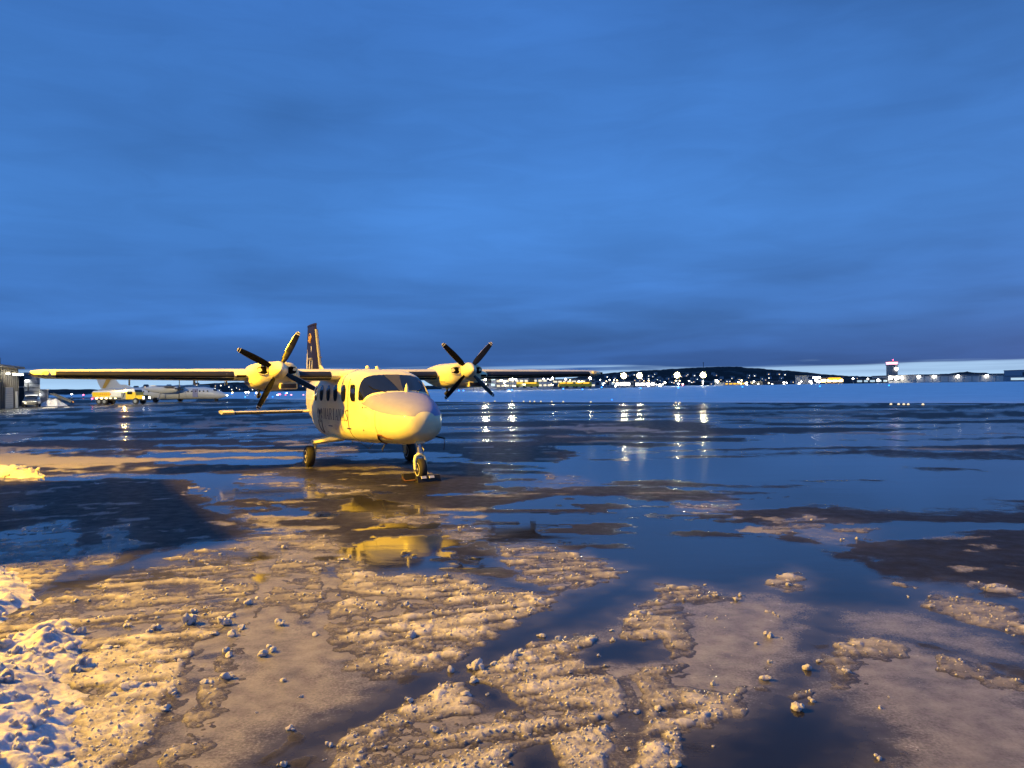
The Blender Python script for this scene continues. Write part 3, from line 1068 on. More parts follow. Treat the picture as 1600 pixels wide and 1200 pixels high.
# lower rim of the windshield, starboard corner to the centre line
RIM = [(1.56, t_at(1.56, 1.645)), (1.66, t_at(1.66, 1.632)), (1.78, t_at(1.78, 1.635)), (1.89, t_xy(1.89, -.66)), (1.97, t_xy(1.97, -.50)), (2.03, t_xy(2.03, -.30)), (2.055, t_xy(2.055, -.14)), (2.06, math.pi / 2)]
TOP = [(1.43, t_at(1.43, 2.085)), (1.41, t_xy(1.41, -.64)), (1.39, t_xy(1.39, -.5)), (1.38, t_xy(1.38, -.38)), (1.375, t_xy(1.375, -.27)), (1.37, t_xy(1.37, -.17)), (1.37, t_xy(1.37, -.08)), (1.37, math.pi / 2)]


def curve(C, u):
    k = np.arange(len(C)) / (len(C) - 1) * .5
    v = u if u <= .5 else 1 - u
    x, t = float(np.interp(v, k, [c[0] for c in C])), float(np.interp(v, k, [c[1] for c in C]))
    return (x, t) if u <= .5 else (x, math.pi - t)


wsh = patch('windshield', lambda u: curve(RIM, u), lambda u: curve(TOP, u), 56, 12, 'glass', plane, .008)
patch('windshield_post', lambda u: (2.06, lerp(math.pi / 2 + .030, math.pi / 2 - .030, u)),
      lambda u: (1.37, lerp(math.pi / 2 + .030, math.pi / 2 - .030, u)), 2, 10, 'dgrey', wsh, .013)


def pan_line(x):
    return float(np.interp(x, [1.70, 1.9, 2.25, 2.6, 3.0, 3.3, 3.42], [1.575, 1.53, 1.455, 1.39, 1.345, 1.325, 1.32]))


mbp = MB()
rx = [c[0] + .065 for c in RIM]
rt_ = [c[1] for c in RIM]
xs1 = np.linspace(1.72, 2.125, 22)
for side in (1, -1):
    vs = []
    for x in xs1:
        tl = t_at(x, pan_line(x))
        tu = float(np.interp(x, rx, rt_))
        tu = min(tu, tl)
        for j in range(9):
            t = lerp(tl, tu, j / 8)
            vs.append(surf(x, t if side > 0 else math.pi - t, .004))
    mbp.add(vs, [(i * 9 + j, i * 9 + j + 1, (i + 1) * 9 + j + 1, (i + 1) * 9 + j) for i in range(len(xs1) - 1) for j in range(8)])
vs, xs2 = [], np.concatenate([np.linspace(2.125, 3.24, 22), [3.31, 3.36, 3.39]])
for x in xs2:
    tl = t_at(x, pan_line(x))
    for j in range(25):
        vs.append(surf(x, lerp(tl, math.pi - tl, j / 24), .004))
mbp.add(vs, [(i * 25 + j, i * 25 + j + 1, (i + 1) * 25 + j + 1, (i + 1) * 25 + j) for i in range(len(xs2) - 1) for j in range(24)])
mbp.build('antiglare_panel', 'panel', plane, True, sharp=180)['label'] = 'grey antiglare panel on top of the nose'


def window(name, x0, z0, wx, wz, shape, side=-1, mats='glass'):
    """Flat-sided cabin window following the skin: centre, half width, half height."""
    vs, n = [side_pt(x0, z0, .009, side)], 28
    for i in range(n):
        a = 2 * math.pi * i / n
        c, s_ = math.cos(a), math.sin(a)
        px_, pz_ = shape(c, s_)
        vs.append(side_pt(x0 + wx * px_, z0 + wz * pz_, .009, side))
    o = MB().add(vs, [(0, 1 + i, 1 + (i + 1) % n) for i in range(n)]).build(name, mats, plane, True, sharp=180)
    fr = []
    for i in range(n):
        a = 2 * math.pi * i / n
        px_, pz_ = shape(math.cos(a), math.sin(a))
        fr.append(side_pt(x0 + wx * px_ * 1.10, z0 + wz * pz_ * 1.06, .006, side))
    MB().add([side_pt(x0, z0, .006, side)] + fr, [(0, 1 + i, 1 + (i + 1) % n) for i in range(n)]).build('window_frame', 'seam', o, True, sharp=180)
    return o


sup = lambda n: (lambda c, s_: (math.copysign(abs(c) ** (2 / n), c), math.copysign(abs(s_) ** (2 / n), s_)))
for side in (-1, 1):
    for x0 in (.50, -.18, -.84, -1.50, -2.12):
        window('cabin_window', x0, 1.795, .16, .185, sup(2.6), side)
    window('cockpit_side_window', 1.17, 1.80, .15, .18, lambda c, s_: (sup(4)(c, s_)[0] + .35 * (-s_), sup(4)(c, s_)[1]), side)
    # cockpit door seam and handles
    for xx, z0, z1 in ((.86, .72, 2.12),):
        pts = [side_pt(xx + .10 * max(0, (1.0 - z)) ** 1.5 * 2, z, .004, side) for z in np.linspace(z0, z1, 16)]
        MB().tube(pts, .007, 5).build('door_seam', 'seam', plane, True)
    MB().tube([side_pt(2.42, z, .002, side) for z in np.linspace(.80, 1.40, 8)], .004, 5).build('nose_seam', 'seam', plane, True)
    for xa, xb, zz in ((-.86, -.55, 1.0), (.72, .98, 1.0)):
        MB().tube([side_pt(x, zz, .006, side) for x in np.linspace(xa, xb, 4)], .013, 6).build('door_handle', 'black', plane, True)
    # static ports and small placards
    MB().tube([side_pt(1.80, 1.49, .0, side), side_pt(1.80, 1.49, .012, side)], .020, 8).build('static_port', 'dgrey', plane)
    MB().tube([side_pt(1.78, 1.00, .0, side), side_pt(1.78, 1.00, .012, side)], .016, 8).build('static_port', 'dgrey', plane)
    MB().add([side_pt(x, z, .004, side) for x, z in ((1.86, 1.475), (2.02, 1.475), (2.02, 1.50), (1.86, 1.50))], [(0, 1, 2, 3)]).build('placard', 'panel', plane)

# lettering on the starboard side, strokes in a condensed serif face (unit box)
GL = {
    'M': [(.00, 0, .10, 1), ((.10, 1), (.24, 1), (.54, .05), (.46, .05)), ((.86, 1), (.76, 1), (.46, .05), (.54, .05)), (.78, 0, .96, 1), (-.06, 0, .18, .05), (.70, 0, 1.04, .05), (-.06, .95, .14, 1), (.84, .95, 1.04, 1)],
    'A': [((.04, 0), (.14, 0), (.52, 1), (.44, 1)), ((.74, 0), (.96, 0), (.56, 1), (.42, 1)), (.24, .30, .76, .36), (-.04, 0, .24, .05), (.66, 0, 1.04, .05)],
    'R': [(.08, 0, .28, 1), (.0, 0, .38, .05), (.0, .95, .5, 1), ((.28, 1), (.62, 1), (.62, .94), (.28, .94)), ((.62, 1), (.84, .88), (.70, .82), (.56, .95)), (.68, .66, .86, .89), ((.86, .68), (.62, .50), (.54, .55), (.70, .70)), (.28, .49, .62, .55), ((.46, .52), (.64, .52), (1.0, 0), (.78, 0))],
    'I': [(.38, 0, .62, 1), (.24, 0, .76, .05), (.24, .95, .76, 1)],
    'N': [(.06, 0, .16, 1), ((.06, 1), (.26, 1), (.94, 0), (.76, 0)), (.84, 0, .94, 1), (-.04, 0, .26, .05), (.74, .95, 1.04, 1), (-.04, .95, .2, 1)],
    'S': [((.80, .78), (.88, .78), (.88, 1), (.80, .98)), ((.84, .96), (.5, 1.0), (.5, .93), (.82, .88)), ((.5, 1.0), (.16, .90), (.30, .80), (.5, .93)), ((.16, .90), (.10, .70), (.30, .68), (.30, .82)), ((.10, .70), (.50, .42), (.72, .44), (.30, .70)), ((.50, .52), (.90, .34), (.70, .28), (.46, .44)), ((.90, .34), (.88, .12), (.68, .16), (.70, .32)), ((.88, .14), (.5, 0), (.5, .07), (.70, .18)), ((.5, 0), (.14, .05), (.18, .13), (.5, .07)), ((.10, 0), (.18, 0), (.18, .24), (.10, .24))],
    'W': [((.0, 1), (.18, 1), (.36, 0), (.26, 0)), ((.26, 0), (.34, 0), (.54, 1), (.46, 1)), ((.46, 1), (.62, 1), (.78, 0), (.68, 0)), ((.68, 0), (.78, 0), (1.0, 1), (.92, 1)), (-.05, .95, .25, 1), (.85, .95, 1.05, 1)],
    'Y': [((.0, 1), (.2, 1), (.56, .45), (.44, .45)), ((.84, 1), (.96, 1), (.58, .45), (.46, .45)), (.42, 0, .62, .48), (.28, 0, .76, .05)],
}


def write(text, x0, z0, pitch, w, h, mats):
    for k, ch in enumerate(text):
        mb = MB()
        for q in GL[ch]:
            P = [(q[0], q[1]), (q[2], q[1]), (q[2], q[3]), (q[0], q[3])] if not isinstance(q[0], tuple) else list(q)
            rows = []
            for f in (0, .25, .5, .75, 1):   # follow the curve of the skin
                a = (lerp(P[0][0], P[3][0], f), lerp(P[0][1], P[3][1], f))
                c = (lerp(P[1][0], P[2][0], f), lerp(P[1][1], P[2][1], f))
                rows += [side_pt(x0 + k * pitch + a[0] * w, z0 + a[1] * h, .004), side_pt(x0 + k * pitch + c[0] * w, z0 + c[1] * h, .004)]
            mb.add(rows, [(2 * i, 2 * i + 1, 2 * i + 3, 2 * i + 2) for i in range(4)])
        mb.build('letter', mats, plane)


write('MARIANAS', -1.27, 1.155, .272, .225, .27, 'ink')
write('AIRWAYS', -.50, .93, .125, .095, .12, 'paleink')


def leaf(cx, cz, ang, L_, W_, fn, parent, mats, name='leaf_mark'):
    n = 7
    pts = []
    for s_ in (1, -1):
        for i in range(n):
            f = i / (n - 1) if s_ > 0 else 1 - i / (n - 1)
            a, bq = (f - .5) * L_, s_ * W_ * math.sin(math.pi * f) ** .8
            pts.append(fn(cx + a * math.cos(ang) - bq * math.sin(ang), cz + a * math.sin(ang) + bq * math.cos(ang)))
    c = fn(cx, cz)
    return MB().add([c] + pts, [(0, 1 + i, 1 + (i + 1) % len(pts)) for i in range(len(pts))]).build(name, mats, parent)


sp_ = lambda x, z: side_pt(x, z, .004)
for sx_ in (-1, 1):
    leaf(-1.66 + sx_ * .20, 1.34, R(90 + sx_ * 22), .20, .045, sp_, plane, 'ink', 'emblem_leaf')
    leaf(-1.66 + sx_ * .08, 1.33, R(90 - sx_ * 12), .18, .035, sp_, plane, 'ink', 'emblem_leaf')
    leaf(-1.66 + sx_ * .19, 1.20, R(90 - sx_ * 14), .13, .04, sp_, plane, 'ink', 'emblem_leaf')
    leaf(-1.66 + sx_ * .16, 1.08, R(90 - sx_ * 6), .12, .045, sp_, plane, 'ink', 'emblem_leaf')
    MB().tube([sp_(-1.66 + sx_ * d, z) for d, z in ((.17, 1.05), (.14, .95), (.11, .86), (.06, .80), (0, .79))], .010, 5).build('emblem_stem', 'ink', plane, True)
MB().tube([sp_(-1.66, z) for z in np.linspace(1.06, 1.38, 5)], .010, 5).build('emblem_stem', 'ink', plane, True)


# wing ---------------------------------------------------------------
def foil(n=14, thick=.15, camber=.02):
    up_, lo_ = [], []
    for i in range(n + 1):
        x = .5 * (1 - math.cos(math.pi * i / n))
        t = 5 * thick * (.2969 * math.sqrt(x) - .126 * x - .3516 * x**2 + .2843 * x**3 - .1036 * x**4)
        p = .4
        c = camber / p**2 * (2 * p * x - x * x) if x < p else camber / (1 - p)**2 * (1 - 2 * p + 2 * p * x - x * x)
        up_.append((x, c + t))
        lo_.append((x, c - t))
    return up_[::-1] + lo_[1:-1]     # trailing edge over the top to the leading edge and back underneath


FO = foil()
WST = [(-7.0, -.34, 1.10, 2.285, .6), (-6.93, -.28, 1.22, 2.265, .85), (-6.75, -.24, 1.30, 2.25, 1), (-3.3, -.04, 1.86, 2.215, 1), (-1.2, 0, 1.92, 2.205, 1), (1.2, 0, 1.92, 2.205, 1), (3.3, -.04, 1.86, 2.215, 1), (6.75, -.24, 1.30, 2.25, 1), (6.93, -.28, 1.22, 2.265, .85), (7.0, -.34, 1.10, 2.285, .6)]


def wing_at(y):
    ys = [q[0] for q in WST]
    return [float(np.interp(y, ys, [q[i] for q in WST])) for i in (1, 2, 3, 4)]


def wing_ring(y, sel=None, grow=0.0):
    le, ch, z, tk = wing_at(y)
    pts = [Vector((le - px_ * ch, y, z + pz_ * ch * tk)) for px_, pz_ in FO]
    return pts


wys = sorted(set([q[0] for q in WST] + list(np.linspace(-6.5, 6.5, 27))))
wing = MB().loft([wing_ring(y) for y in wys]).build('wing', 'white', plane, True, sharp=45)


def le_strip(name, y0, y1, f0, f1, mats, off=.004):
    """Strip round the leading edge from chord fraction f0 on top to f1 underneath."""
    up_, lo_ = [(x, z) for x, z in FO[:15]][::-1], [FO[14]] + FO[15:]
    prof = []
    for f in np.linspace(f0, 0, 5):
        prof.append((f, float(np.interp(f, [p[0] for p in up_], [p[1] for p in up_]))))
    for f in np.linspace(.004, f1, 6):
        prof.append((f, float(np.interp(f, [p[0] for p in lo_], [p[1] for p in lo_]))))
    rings_ = []
    for y in np.linspace(y0, y1, 10):
        le, ch, z, tk = wing_at(y)
        ring = []
        for i, (px_, pz_) in enumerate(prof):
            o_ = off if i < 5 else off
            ring.append(Vector((le - px_ * ch + off * (1.2 if px_ < .02 else .3), y, z + pz_ * ch * tk + (off if i < 5 else -off))))
        rings_.append(ring)
    return MB().loft(rings_, False, 0, False).build(name, mats, plane, True, sharp=180)


for s_ in (-1, 1):
    le_strip('deice_boot', s_ * 3.15, s_ * 6.55, .065, .085, 'boot')['label'] = 'black rubber de-icing boot on the outer wing leading edge'
    le_strip('deice_boot', s_ * .98, s_ * 1.72, .065, .085, 'boot')
    # slot in the leading edge beside each nacelle
    le, ch, z, tk = wing_at(s_ * 3.0)
    MB().box((le + .012, s_ * 3.0, z - .005), (.05, .20, .05)).build('landing_light_slot', 'hole', plane, bevel=.01)
    # tip fairing with lamp
    mb = MB()
    le, ch, z, tk = wing_at(s_ * 6.8)
    rr = []
    for f in np.linspace(0, 1, 9):
        rad = .075 * math.sin(math.pi * min(1, f * .9 + .1)) ** .6 + .004
        rr.append([Vector((le + .03 - f * 1.0, s_ * 6.72 + rad * 1.5 * math.cos(a), z + .03 + rad * math.sin(a))) for a in np.linspace(0, 2 * math.pi, 13)[:-1]])
    mb.loft(rr).build('tip_fairing', 'white', plane, True)
    MB().lathe([(-.04, .01), (0, .03), (.05, .028), (.09, .004)], (le - .08, s_ * 7.0, z + .02), 'x', 10).build('position_light', 'glass', plane, True)
    # flap brackets hanging below the trailing edge
    for yy in (3.15, 3.85, 5.2, 1.35):
        le, ch, z, tk = wing_at(s_ * yy)
        MB().box((le - ch * .72, s_ * yy, z - .135), (.34, .035, .14), taper=.7).build('flap_bracket', 'white', plane, bevel=.01)
    # flap and aileron gap
    for ya, yb in ((.95, 3.9), (3.95, 6.5)):
        la, ca, za, ta_ = wing_at(s_ * ya)
        lb, cb, zb_, tb_ = wing_at(s_ * yb)
        MB().tube([(la - ca * .74, s_ * ya, za - .036 * ca), (lb - cb * .74, s_ * yb, zb_ - .036 * cb)], .008, 5).build('flap_seam', 'seam', plane)

# wing-root fairing over the cabin roof
MB().loft([[Vector((x, math.copysign(abs(math.cos(a)) ** .6, math.cos(a)) * w_, 2.20 + hh * abs(math.sin(a)) ** .7)) for a in np.linspace(0, math.pi, 17)]
           for x, w_, hh in ((.62, .05, .145), (.5, .40, .150), (.25, .66, .158), (-.1, .80, .172), (-.8, .84, .180), (-1.6, .80, .165), (-2.4, .5, .14), (-2.8, .1, .125))],
          False, 0, False).build('wing_fairing', 'white', plane, True, sharp=60)
for bx, by, bz in ((.15, -.16, 2.40), (.10, .10, 2.39)):
    MB().lathe([(0, .05), (.03, .05), (.06, .035), (.075, .005)], (bx, by, bz - .02), 'z', 12).build('roof_beacon', 'white', plane, True)


# nacelles ------------------------------------------------------------
NST = [(.50, .20, .175, 2.325), (.49, .34, .20, 2.30), (.45, .425, .245, 2.27), (.36, .485, .285, 2.24), (.18, .525, .315, 2.215), (-.15, .54, .33, 2.205),
       (-.7, .53, .32, 2.21), (-1.2, .46, .25, 2.23), (-1.8, .33, .16, 2.25), (-2.3, .10, .06, 2.26)]


def nac_par(x):
    q = np.array(NST)
    return [float(np.interp(-x, -q[:, 0], q[:, i])) for i in (1, 2, 3)]


def nac_x(dy, z):
    """Foremost x of the cowling skin at lateral offset dy and height z."""
    for x in np.linspace(.5, -.5, 101):
        w_, h_, zc = nac_par(x)
        if (abs(dy) / w_) ** 3.0 + (abs(z - zc) / h_) ** 3.0 <= 1:
            return float(x)
    return 0.0


def blade_mesh():
    mb = MB()
    st = [(.10, .075, .06, 52), (.20, .10, .045, 44), (.30, .145, .03, 36), (.45, .155, .022, 30), (.62, .15, .017, 25), (.80, .128, .013, 21), (.885, .112, .011, 20), (.90, .108, .011, 20), (.915, .104, .010, 19), (.945, .085, .009, 19), (.968, .035, .005, 18)]
    rr = []
    for r_, ch, th, pt in st:
        ring = []
        for i in range(12):
            a = 2 * math.pi * i / 12
            c_, t_ = ch * .5 * math.cos(a), th * .5 * math.sin(a)
            p = R(pt)
            ring.append(Vector((c_ * math.sin(p) + t_ * math.cos(p), c_ * math.cos(p) - t_ * math.sin(p), r_)))
        rr.append(ring)
    for k in range(len(rr) - 1):
        o = len(mb.v)
        mb.v += [tuple(p) for p in rr[k] + rr[k + 1]]
        for i in range(12):
            j = (i + 1) % 12
            mb.f.append((o + i, o + j, o + 12 + j, o + 12 + i))
            lead = i in (5, 6)
            mb.m.append(1 if (k == 7 or k >= 9) else (2 if lead and k >= 3 else 0))
    o = len(mb.v)
    mb.add(rr[-1], [tuple(range(12))], 1)
    return mb


bl = blade_mesh().mesh('blade', ['black', 'offwhite', 'alu'], True)
bl.set_sharp_from_angle(angle=R(50))
for s_, phase in ((-1, 62), (1, 47)):
    cy = s_ * 2.317
    rr = []
    for x in [q[0] for q in NST[:1]] + list(np.linspace(.495, .36, 8)) + list(np.linspace(.3, -2.3, 22)):
        w_, h_, zc = nac_par(x)
        ring = []
        for i in range(40):
            a = 2 * math.pi * i / 40
            c_, n_ = math.cos(a), math.sin(a)
            chin = 1.0 if n_ > 0 else 1.0 - .10 * max(0, x) / .5
            ring.append(Vector((x, cy + w_ * math.copysign(abs(c_) ** (2 / 3.0), c_) * chin, zc + h_ * math.copysign(abs(n_) ** (2 / 3.0), n_))))
        rr.append(ring)
    nac = MB().loft(rr).build('engine_nacelle', 'white', plane, True, sharp=55)
    for k in (-1, 1):       # cooling intakes beside the spinner: flat dark patches painted for the shade inside
        outl = []
        for i in range(24):
            a = 2 * math.pi * i / 24
            yy = .315 + .115 * math.copysign(abs(math.cos(a)) ** .8, math.cos(a))
            zz = 2.325 + .095 * math.copysign(abs(math.sin(a)) ** .7, math.sin(a)) * (1.0 if math.cos(a) < .2 else .92)
            yy = max(yy, .215)
            outl.append((yy, zz))
        vs = [Vector((nac_x(k * .30, 2.325) + .006, cy + k * .30, 2.325))] + [Vector((nac_x(k * y_, z_) + .008, cy + k * y_, z_)) for y_, z_ in outl]
        MB().add(vs, [(0, 1 + i, 1 + (i + 1) % 24) for i in range(24)]).build('air_intake', 'hole', nac)
        lip = [v for v in vs[1:]] + [vs[1]]
        MB().tube(lip, .012, 6).build('intake_lip', 'white', nac, True)
    # oil cooler scoop low on the inboard-left corner
    mb = MB().box((.30, cy + .24, 1.975), (.36, .40, .15))
    mb.build('oil_cooler_scoop', 'white', nac, bevel=.03)
    MB().box((.478, cy + .24, 1.975), (.012, .33, .095)).build('cooler_grille', 'grille', nac)
    for q in range(3):
        MB().box((.487, cy + .24, 1.945 + .03 * q), (.008, .33, .008)).build('grille_bar', 'dgrey', nac)
    MB().tube([(-.1, cy - .30, 1.90), (-.05, cy - .30, 1.80), (-.18, cy - .30, 1.74)], .045, 10).build('exhaust_stub', 'dgrey', nac, True)
    MB().tube([(.30, cy - .541 + .02, 2.05), (-.75, cy - .535 + .02, 2.05)], .004, 4).build('cowl_seam', 'seam', nac)
    spn = MB().lathe([(.50, .195), (.56, .20), (.62, .192), (.70, .165), (.78, .118), (.84, .07), (.875, .028), (.885, .002)], (0, 0, 0), 'x', 32)
    spn = spn.build('spinner', 'white', plane, True, sharp=60)
    spn.location = (0, cy, 2.327)
    for q in range(4):
        bo = link('blade', bl, spn)
        bo.location = (.585, 0, 0)
        bo.rotation_euler = (R(-90 + phase + 90 * q), 0, 0)

# landing gear --------------------------------------------------------


def wheel(parent, x, y, r_, w_, side):
    prof = [(-w_ / 2, r_ * .55), (-w_ / 2, r_ * .80), (-w_ * .42, r_ * .92), (-w_ * .25, r_ * .985), (0, r_), (w_ * .25, r_ * .985), (w_ * .42, r_ * .92), (w_ / 2, r_ * .80), (w_ / 2, r_ * .55)]
    t = MB().lathe(prof, (x, y, r_), 'y', 32).build('tyre', 'rubber', parent, True, sharp=50)
    for k in (-1, 1):
        MB().lathe([(k * w_ * .30, r_ * .60), (k * w_ * .51, r_ * .60), (k * w_ * .51, r_ * .52), (k * w_ * .36, r_ * .40), (k * w_ * .36, r_ * .2), (k * w_ * .55, r_ * .17), (k * w_ * .56, .005)],
                   (x, y, r_), 'y', 24).build('rim', 'offwhite', t, True, sharp=40)
    return t


for s_ in (-1, 1):
    xm, ym = -.937, s_ * 1.30
    rr = []
    for y_, z_, c_, th in ((.55, .70, .95, .20), (.80, .665, .80, .16), (1.0, .635, .66, .135), (1.17, .615, .52, .13), (1.235, .610, .36, .10)):
        rr.append([Vector((xm + .04 + c_ * .5 * math.cos(a), s_ * y_, z_ + th * .5 * math.sin(a))) for a in np.linspace(0, 2 * math.pi, 21)[:-1]])
    spo = MB().loft(rr).build('gear_sponson', 'white', plane, True, sharp=60)
    MB().loft([[Vector((xm + a_ * math.cos(a), s_ * 1.165 + s_ * oo + b_ * math.sin(a), z_)) for a in np.linspace(0, 2 * math.pi, 15)[:-1]]
               for z_, a_, b_, oo in ((.64, .15, .06, 0), (.52, .10, .045, 0), (.40, .06, .04, .005), (.24, .05, .035, .01), (.18, .035, .03, .01))]).build('gear_leg', 'white', plane, True)
    MB().tube([(xm, s_ * 1.16, .26), (xm, s_ * 1.30, .26)], .03, 10).build('axle', 'alu', plane, True)
    MB().tube([(xm - .05, s_ * 1.14, .60), (xm - .06, s_ * 1.13, .40), (xm - .01, s_ * 1.15, .22)], .010, 6).build('brake_line', 'dgrey', plane, True)
    wheel(plane, xm, ym, .262, .19, s_)
xn = 3.12
MB().tube([(xn - .10, 0, .86), (xn - .06, 0, .62), (xn - .045, 0, .50)], [.055, .045, .045], 14).build('nose_strut', 'alu', plane, True)
MB().tube([(xn - .10, .05, .78), (xn + .06, .05, .62), (xn - .02, .05, .50)], .014, 6).build('torque_link', 'alu', plane, True)
fork = MB()
for s_ in (-1, 1):
    fork.tube([(xn - .045, 0, .53), (xn - .04, s_ * .085, .49), (xn - .02, s_ * .118, .40), (xn, s_ * .120, .225)], [.05, .045, .036, .03], 10)
fork.build('nose_fork', 'white', plane, True)
MB().tube([(xn, -.13, .225), (xn, .13, .225)], .022, 10).build('axle', 'alu', plane, True)
wheel(plane, xn, 0, .228, .155, -1)
MB().box((xn - .18, 0, .80), (.42, .22, .10), taper=.8).build('gear_well_fairing', 'white', plane, bevel=.03)

# tail ----------------------------------------------------------------


def slab(stations, n=12):
    """Symmetric aerofoil surface through (le point, chord, thickness axis) stations."""
    rr = []
    for le, ch, th, ax in stations:
        ring = []
        for i in range(2 * n):
            a = 2 * math.pi * i / (2 * n)
            fx = .5 * (1 - math.cos(a))
            t = 5 * th * (.2969 * math.sqrt(fx) - .126 * fx - .3516 * fx**2 + .2843 * fx**3 - .1036 * fx**4)
            ring.append(Vector(le) + Vector((-fx * ch, 0, 0)) + Vector(ax) * (t * (1 if a < math.pi else -1)))
        rr.append(ring)
    return MB().loft(rr)


fin_le = lambda z: -5.36 - .02 + (3.85 - z) * .37
fin_ch = lambda z: 1.10 + (3.85 - z) * .55
Y_ = (0, 1, 0)
fin = slab([((fin_le(z), 0, z), fin_ch(z), .085 * fin_ch(z) * (1 if z < 3.84 else .8), Y_) for z in (1.9, 2.3, 2.8, 3.3, 3.6, 3.80, 3.86)]).build('tail_fin', 'navy', plane, True, sharp=50)
slab([((fin_le(z) + .012, 0, z), .11, .10, Y_) for z in (2.35, 2.8, 3.3, 3.74)]).build('fin_deice_boot', 'grey', fin, True, sharp=60)
slab([((fin_le(z) + .05, 0, z), fin_ch(z) + .10, .095, Y_) for z in (3.87, 3.93)]).build('fin_cap', 'navy', fin, True, sharp=50)
slab([((-3.3, 0, 2.28), 1.6, .05, Y_), ((-4.3, 0, 2.42), .9, .06, Y_), ((-4.82, 0, 2.62), .3, .06, Y_)]).build('dorsal_fin', 'white', plane, True, sharp=50)


def fin_pt(x, z, off=.005):
    fx = np.clip((fin_le(z) - x) / fin_ch(z), .001, 1)
    th = .085 * fin_ch(z)
    return Vector((x, -(5 * th * (.2969 * math.sqrt(fx) - .126 * fx - .3516 * fx**2 + .2843 * fx**3 - .1036 * fx**4)) - off, z))


fpt = lambda x, z: fin_pt(x, z)
MB().tube([fin_pt(-6.02 + .17 * math.cos(a), 3.50 + .15 * math.sin(a), .004) for a in np.linspace(0, 2 * math.pi, 25)], .013, 5).build('tail_emblem_ring', 'gold', fin, True)
leaf(-6.08, 3.49, R(80), .20, .075, fpt, fin, 'gold', 'tail_emblem')
leaf(-5.80, 3.53, R(90), .07, .03, fpt, fin, 'offwhite', 'tail_emblem')
leaf(-5.78, 3.16, R(100), .24, .055, fpt, fin, 'offwhite', 'tail_emblem')
for x0, z0, x1, z1, w_ in ((-6.62, 2.25, -6.45, 3.12, .15), (-6.2, 2.25, -5.95, 2.86, .085), (-5.72, 2.25, -5.62, 2.84, .06)):
    leaf((x0 + x1) / 2, (z0 + z1) / 2, math.atan2(z1 - z0, x1 - x0), math.hypot(x1 - x0, z1 - z0) * 1.15, w_, fpt, fin, 'offwhite', 'tail_leaf_stripe')
MB().tube([fin_pt(-6.25, 2.87), fin_pt(-5.75, 2.87)], .012, 5).build('tail_leaf_stripe', 'offwhite', fin)
MB().tube([(fin_le(2.86), 0, 2.86), (fin_le(2.86) + .26, 0, 2.86)], .012, 6).build('fin_antenna', 'dgrey', fin)
Z_ = (0, 0, 1)
for s_ in (-1, 1):
    tp = slab([((-5.75 - abs(y) * .06, s_ * y, 1.225), 1.06 - abs(y) * .10, .10, Z_) for y in (.0, .6, 1.4, 2.2, 2.56, 2.64)]).build('tailplane', 'white', plane, True, sharp=50)
    slab([((-5.735 - abs(y) * .06, s_ * y, 1.213), .07, .07, Z_) for y in (.35, 1.2, 2.30)]).build('tailplane_boot', 'boot', tp, True, sharp=60)
    slab([((-5.77, s_ * y, 1.25), 1.0, .13, Z_) for y in (2.34, 2.46, 2.66)]).build('tailplane_horn', 'white', tp, True, sharp=50)

# probes and the strap under the nose ---------------------------------
MB().tube([(3.05, .36, .88), (3.13, .44, .86), (3.28, .47, .85)], .016, 8).build('pitot_probe', 'black', plane, True)
MB().tube([(3.24, .47, .85), (3.22, .50, .76), (3.19, .49, .60)], .007, 6).build('pitot_ribbon', 'strap', plane, True)
MB().tube([side_pt(x, z, .012) for x, z in ((2.16, .72), (2.28, .79), (2.33, .86), (2.42, .93), (2.52, .92), (2.60, .865), (2.72, .855), (2.82, .85))],
          [.016, .02, .018, .018, .017, .016, .012, .006], 8).build('cover_strap', 'strap', plane, True)
MB().tube([(2.3, -.48, .70), (2.26, -.52, .60), (2.24, -.5, .55)], .012, 6).build('drain_mast', 'dgrey', plane, True)
MB().tube([(-1.6, 0, .60), (-1.75, 0, .44)], [.02, .008], 6).build('belly_antenna', 'white', plane, True)
MB().tube([(-.3, -.25, .60), (.6, -.28, .50), (1.0, -.3, .64)], .008, 5).build('belly_antenna_wire', 'dgrey', plane, True)


def ac(x, y, z=0.0):
    return Matrix.Translation(plane.location) @ Matrix.Rotation(-R(90 - PSI), 4, 'Z') @ Vector((x, y, z))


ck = empty('wheel_chock', ac(xn, 0), -R(90 - PSI) + .12, 'black rubber wheel chock pair with white stripe around the nose wheel', 'wheel chock')
for k in (-1, 1):
    o_ = MB().add([(k * .20 - .0, -.26, .004), (k * .20, .26, .004), (k * .38, .26, .004), (k * .38, -.26, .004), (k * .27, -.26, .125), (k * .27, .26, .125), (k * .33, .26, .125), (k * .33, -.26, .125)],
                  [(0, 1, 2, 3), (4, 5, 6, 7), (0, 4, 5, 1), (1, 5, 6, 2), (2, 6, 7, 3), (3, 7, 4, 0)]).build('chock_block', 'rubber', ck)
    for yy in (-.12, .06):
        MB().box((k * .352, yy, .098), (.05, .11, .02), rot=Matrix.Rotation(R(k * 62), 3, 'Y')).build('stripe', 'offwhite', ck)
MB().tube([(-.3, -.27, .06), (0, -.36, .02), (.3, -.27, .06)], .012, 6).build('rope', 'strap', ck, True)

# small fitting on the glare shield seen through the windshield, and wipers
MB().loft([[Vector((2.10 + r_ * math.cos(t), .10 + r_ * math.sin(t), z_)) for t in np.linspace(0, 2 * math.pi, 11)[:-1]] for z_, r_ in ((1.80, .05), (1.86, .045), (1.95, .028), (2.0, .008))]).build('air_probe', 'white', plane, True)
for s_ in (-1, 1):
    MB().tube([surf(2.07, math.pi / 2 - s_ * .35, .015), surf(1.85, math.pi / 2 - s_ * .62, .02), surf(1.70, math.pi / 2 - s_ * .66, .02)], .008, 5).build('wiper', 'black', plane, True)

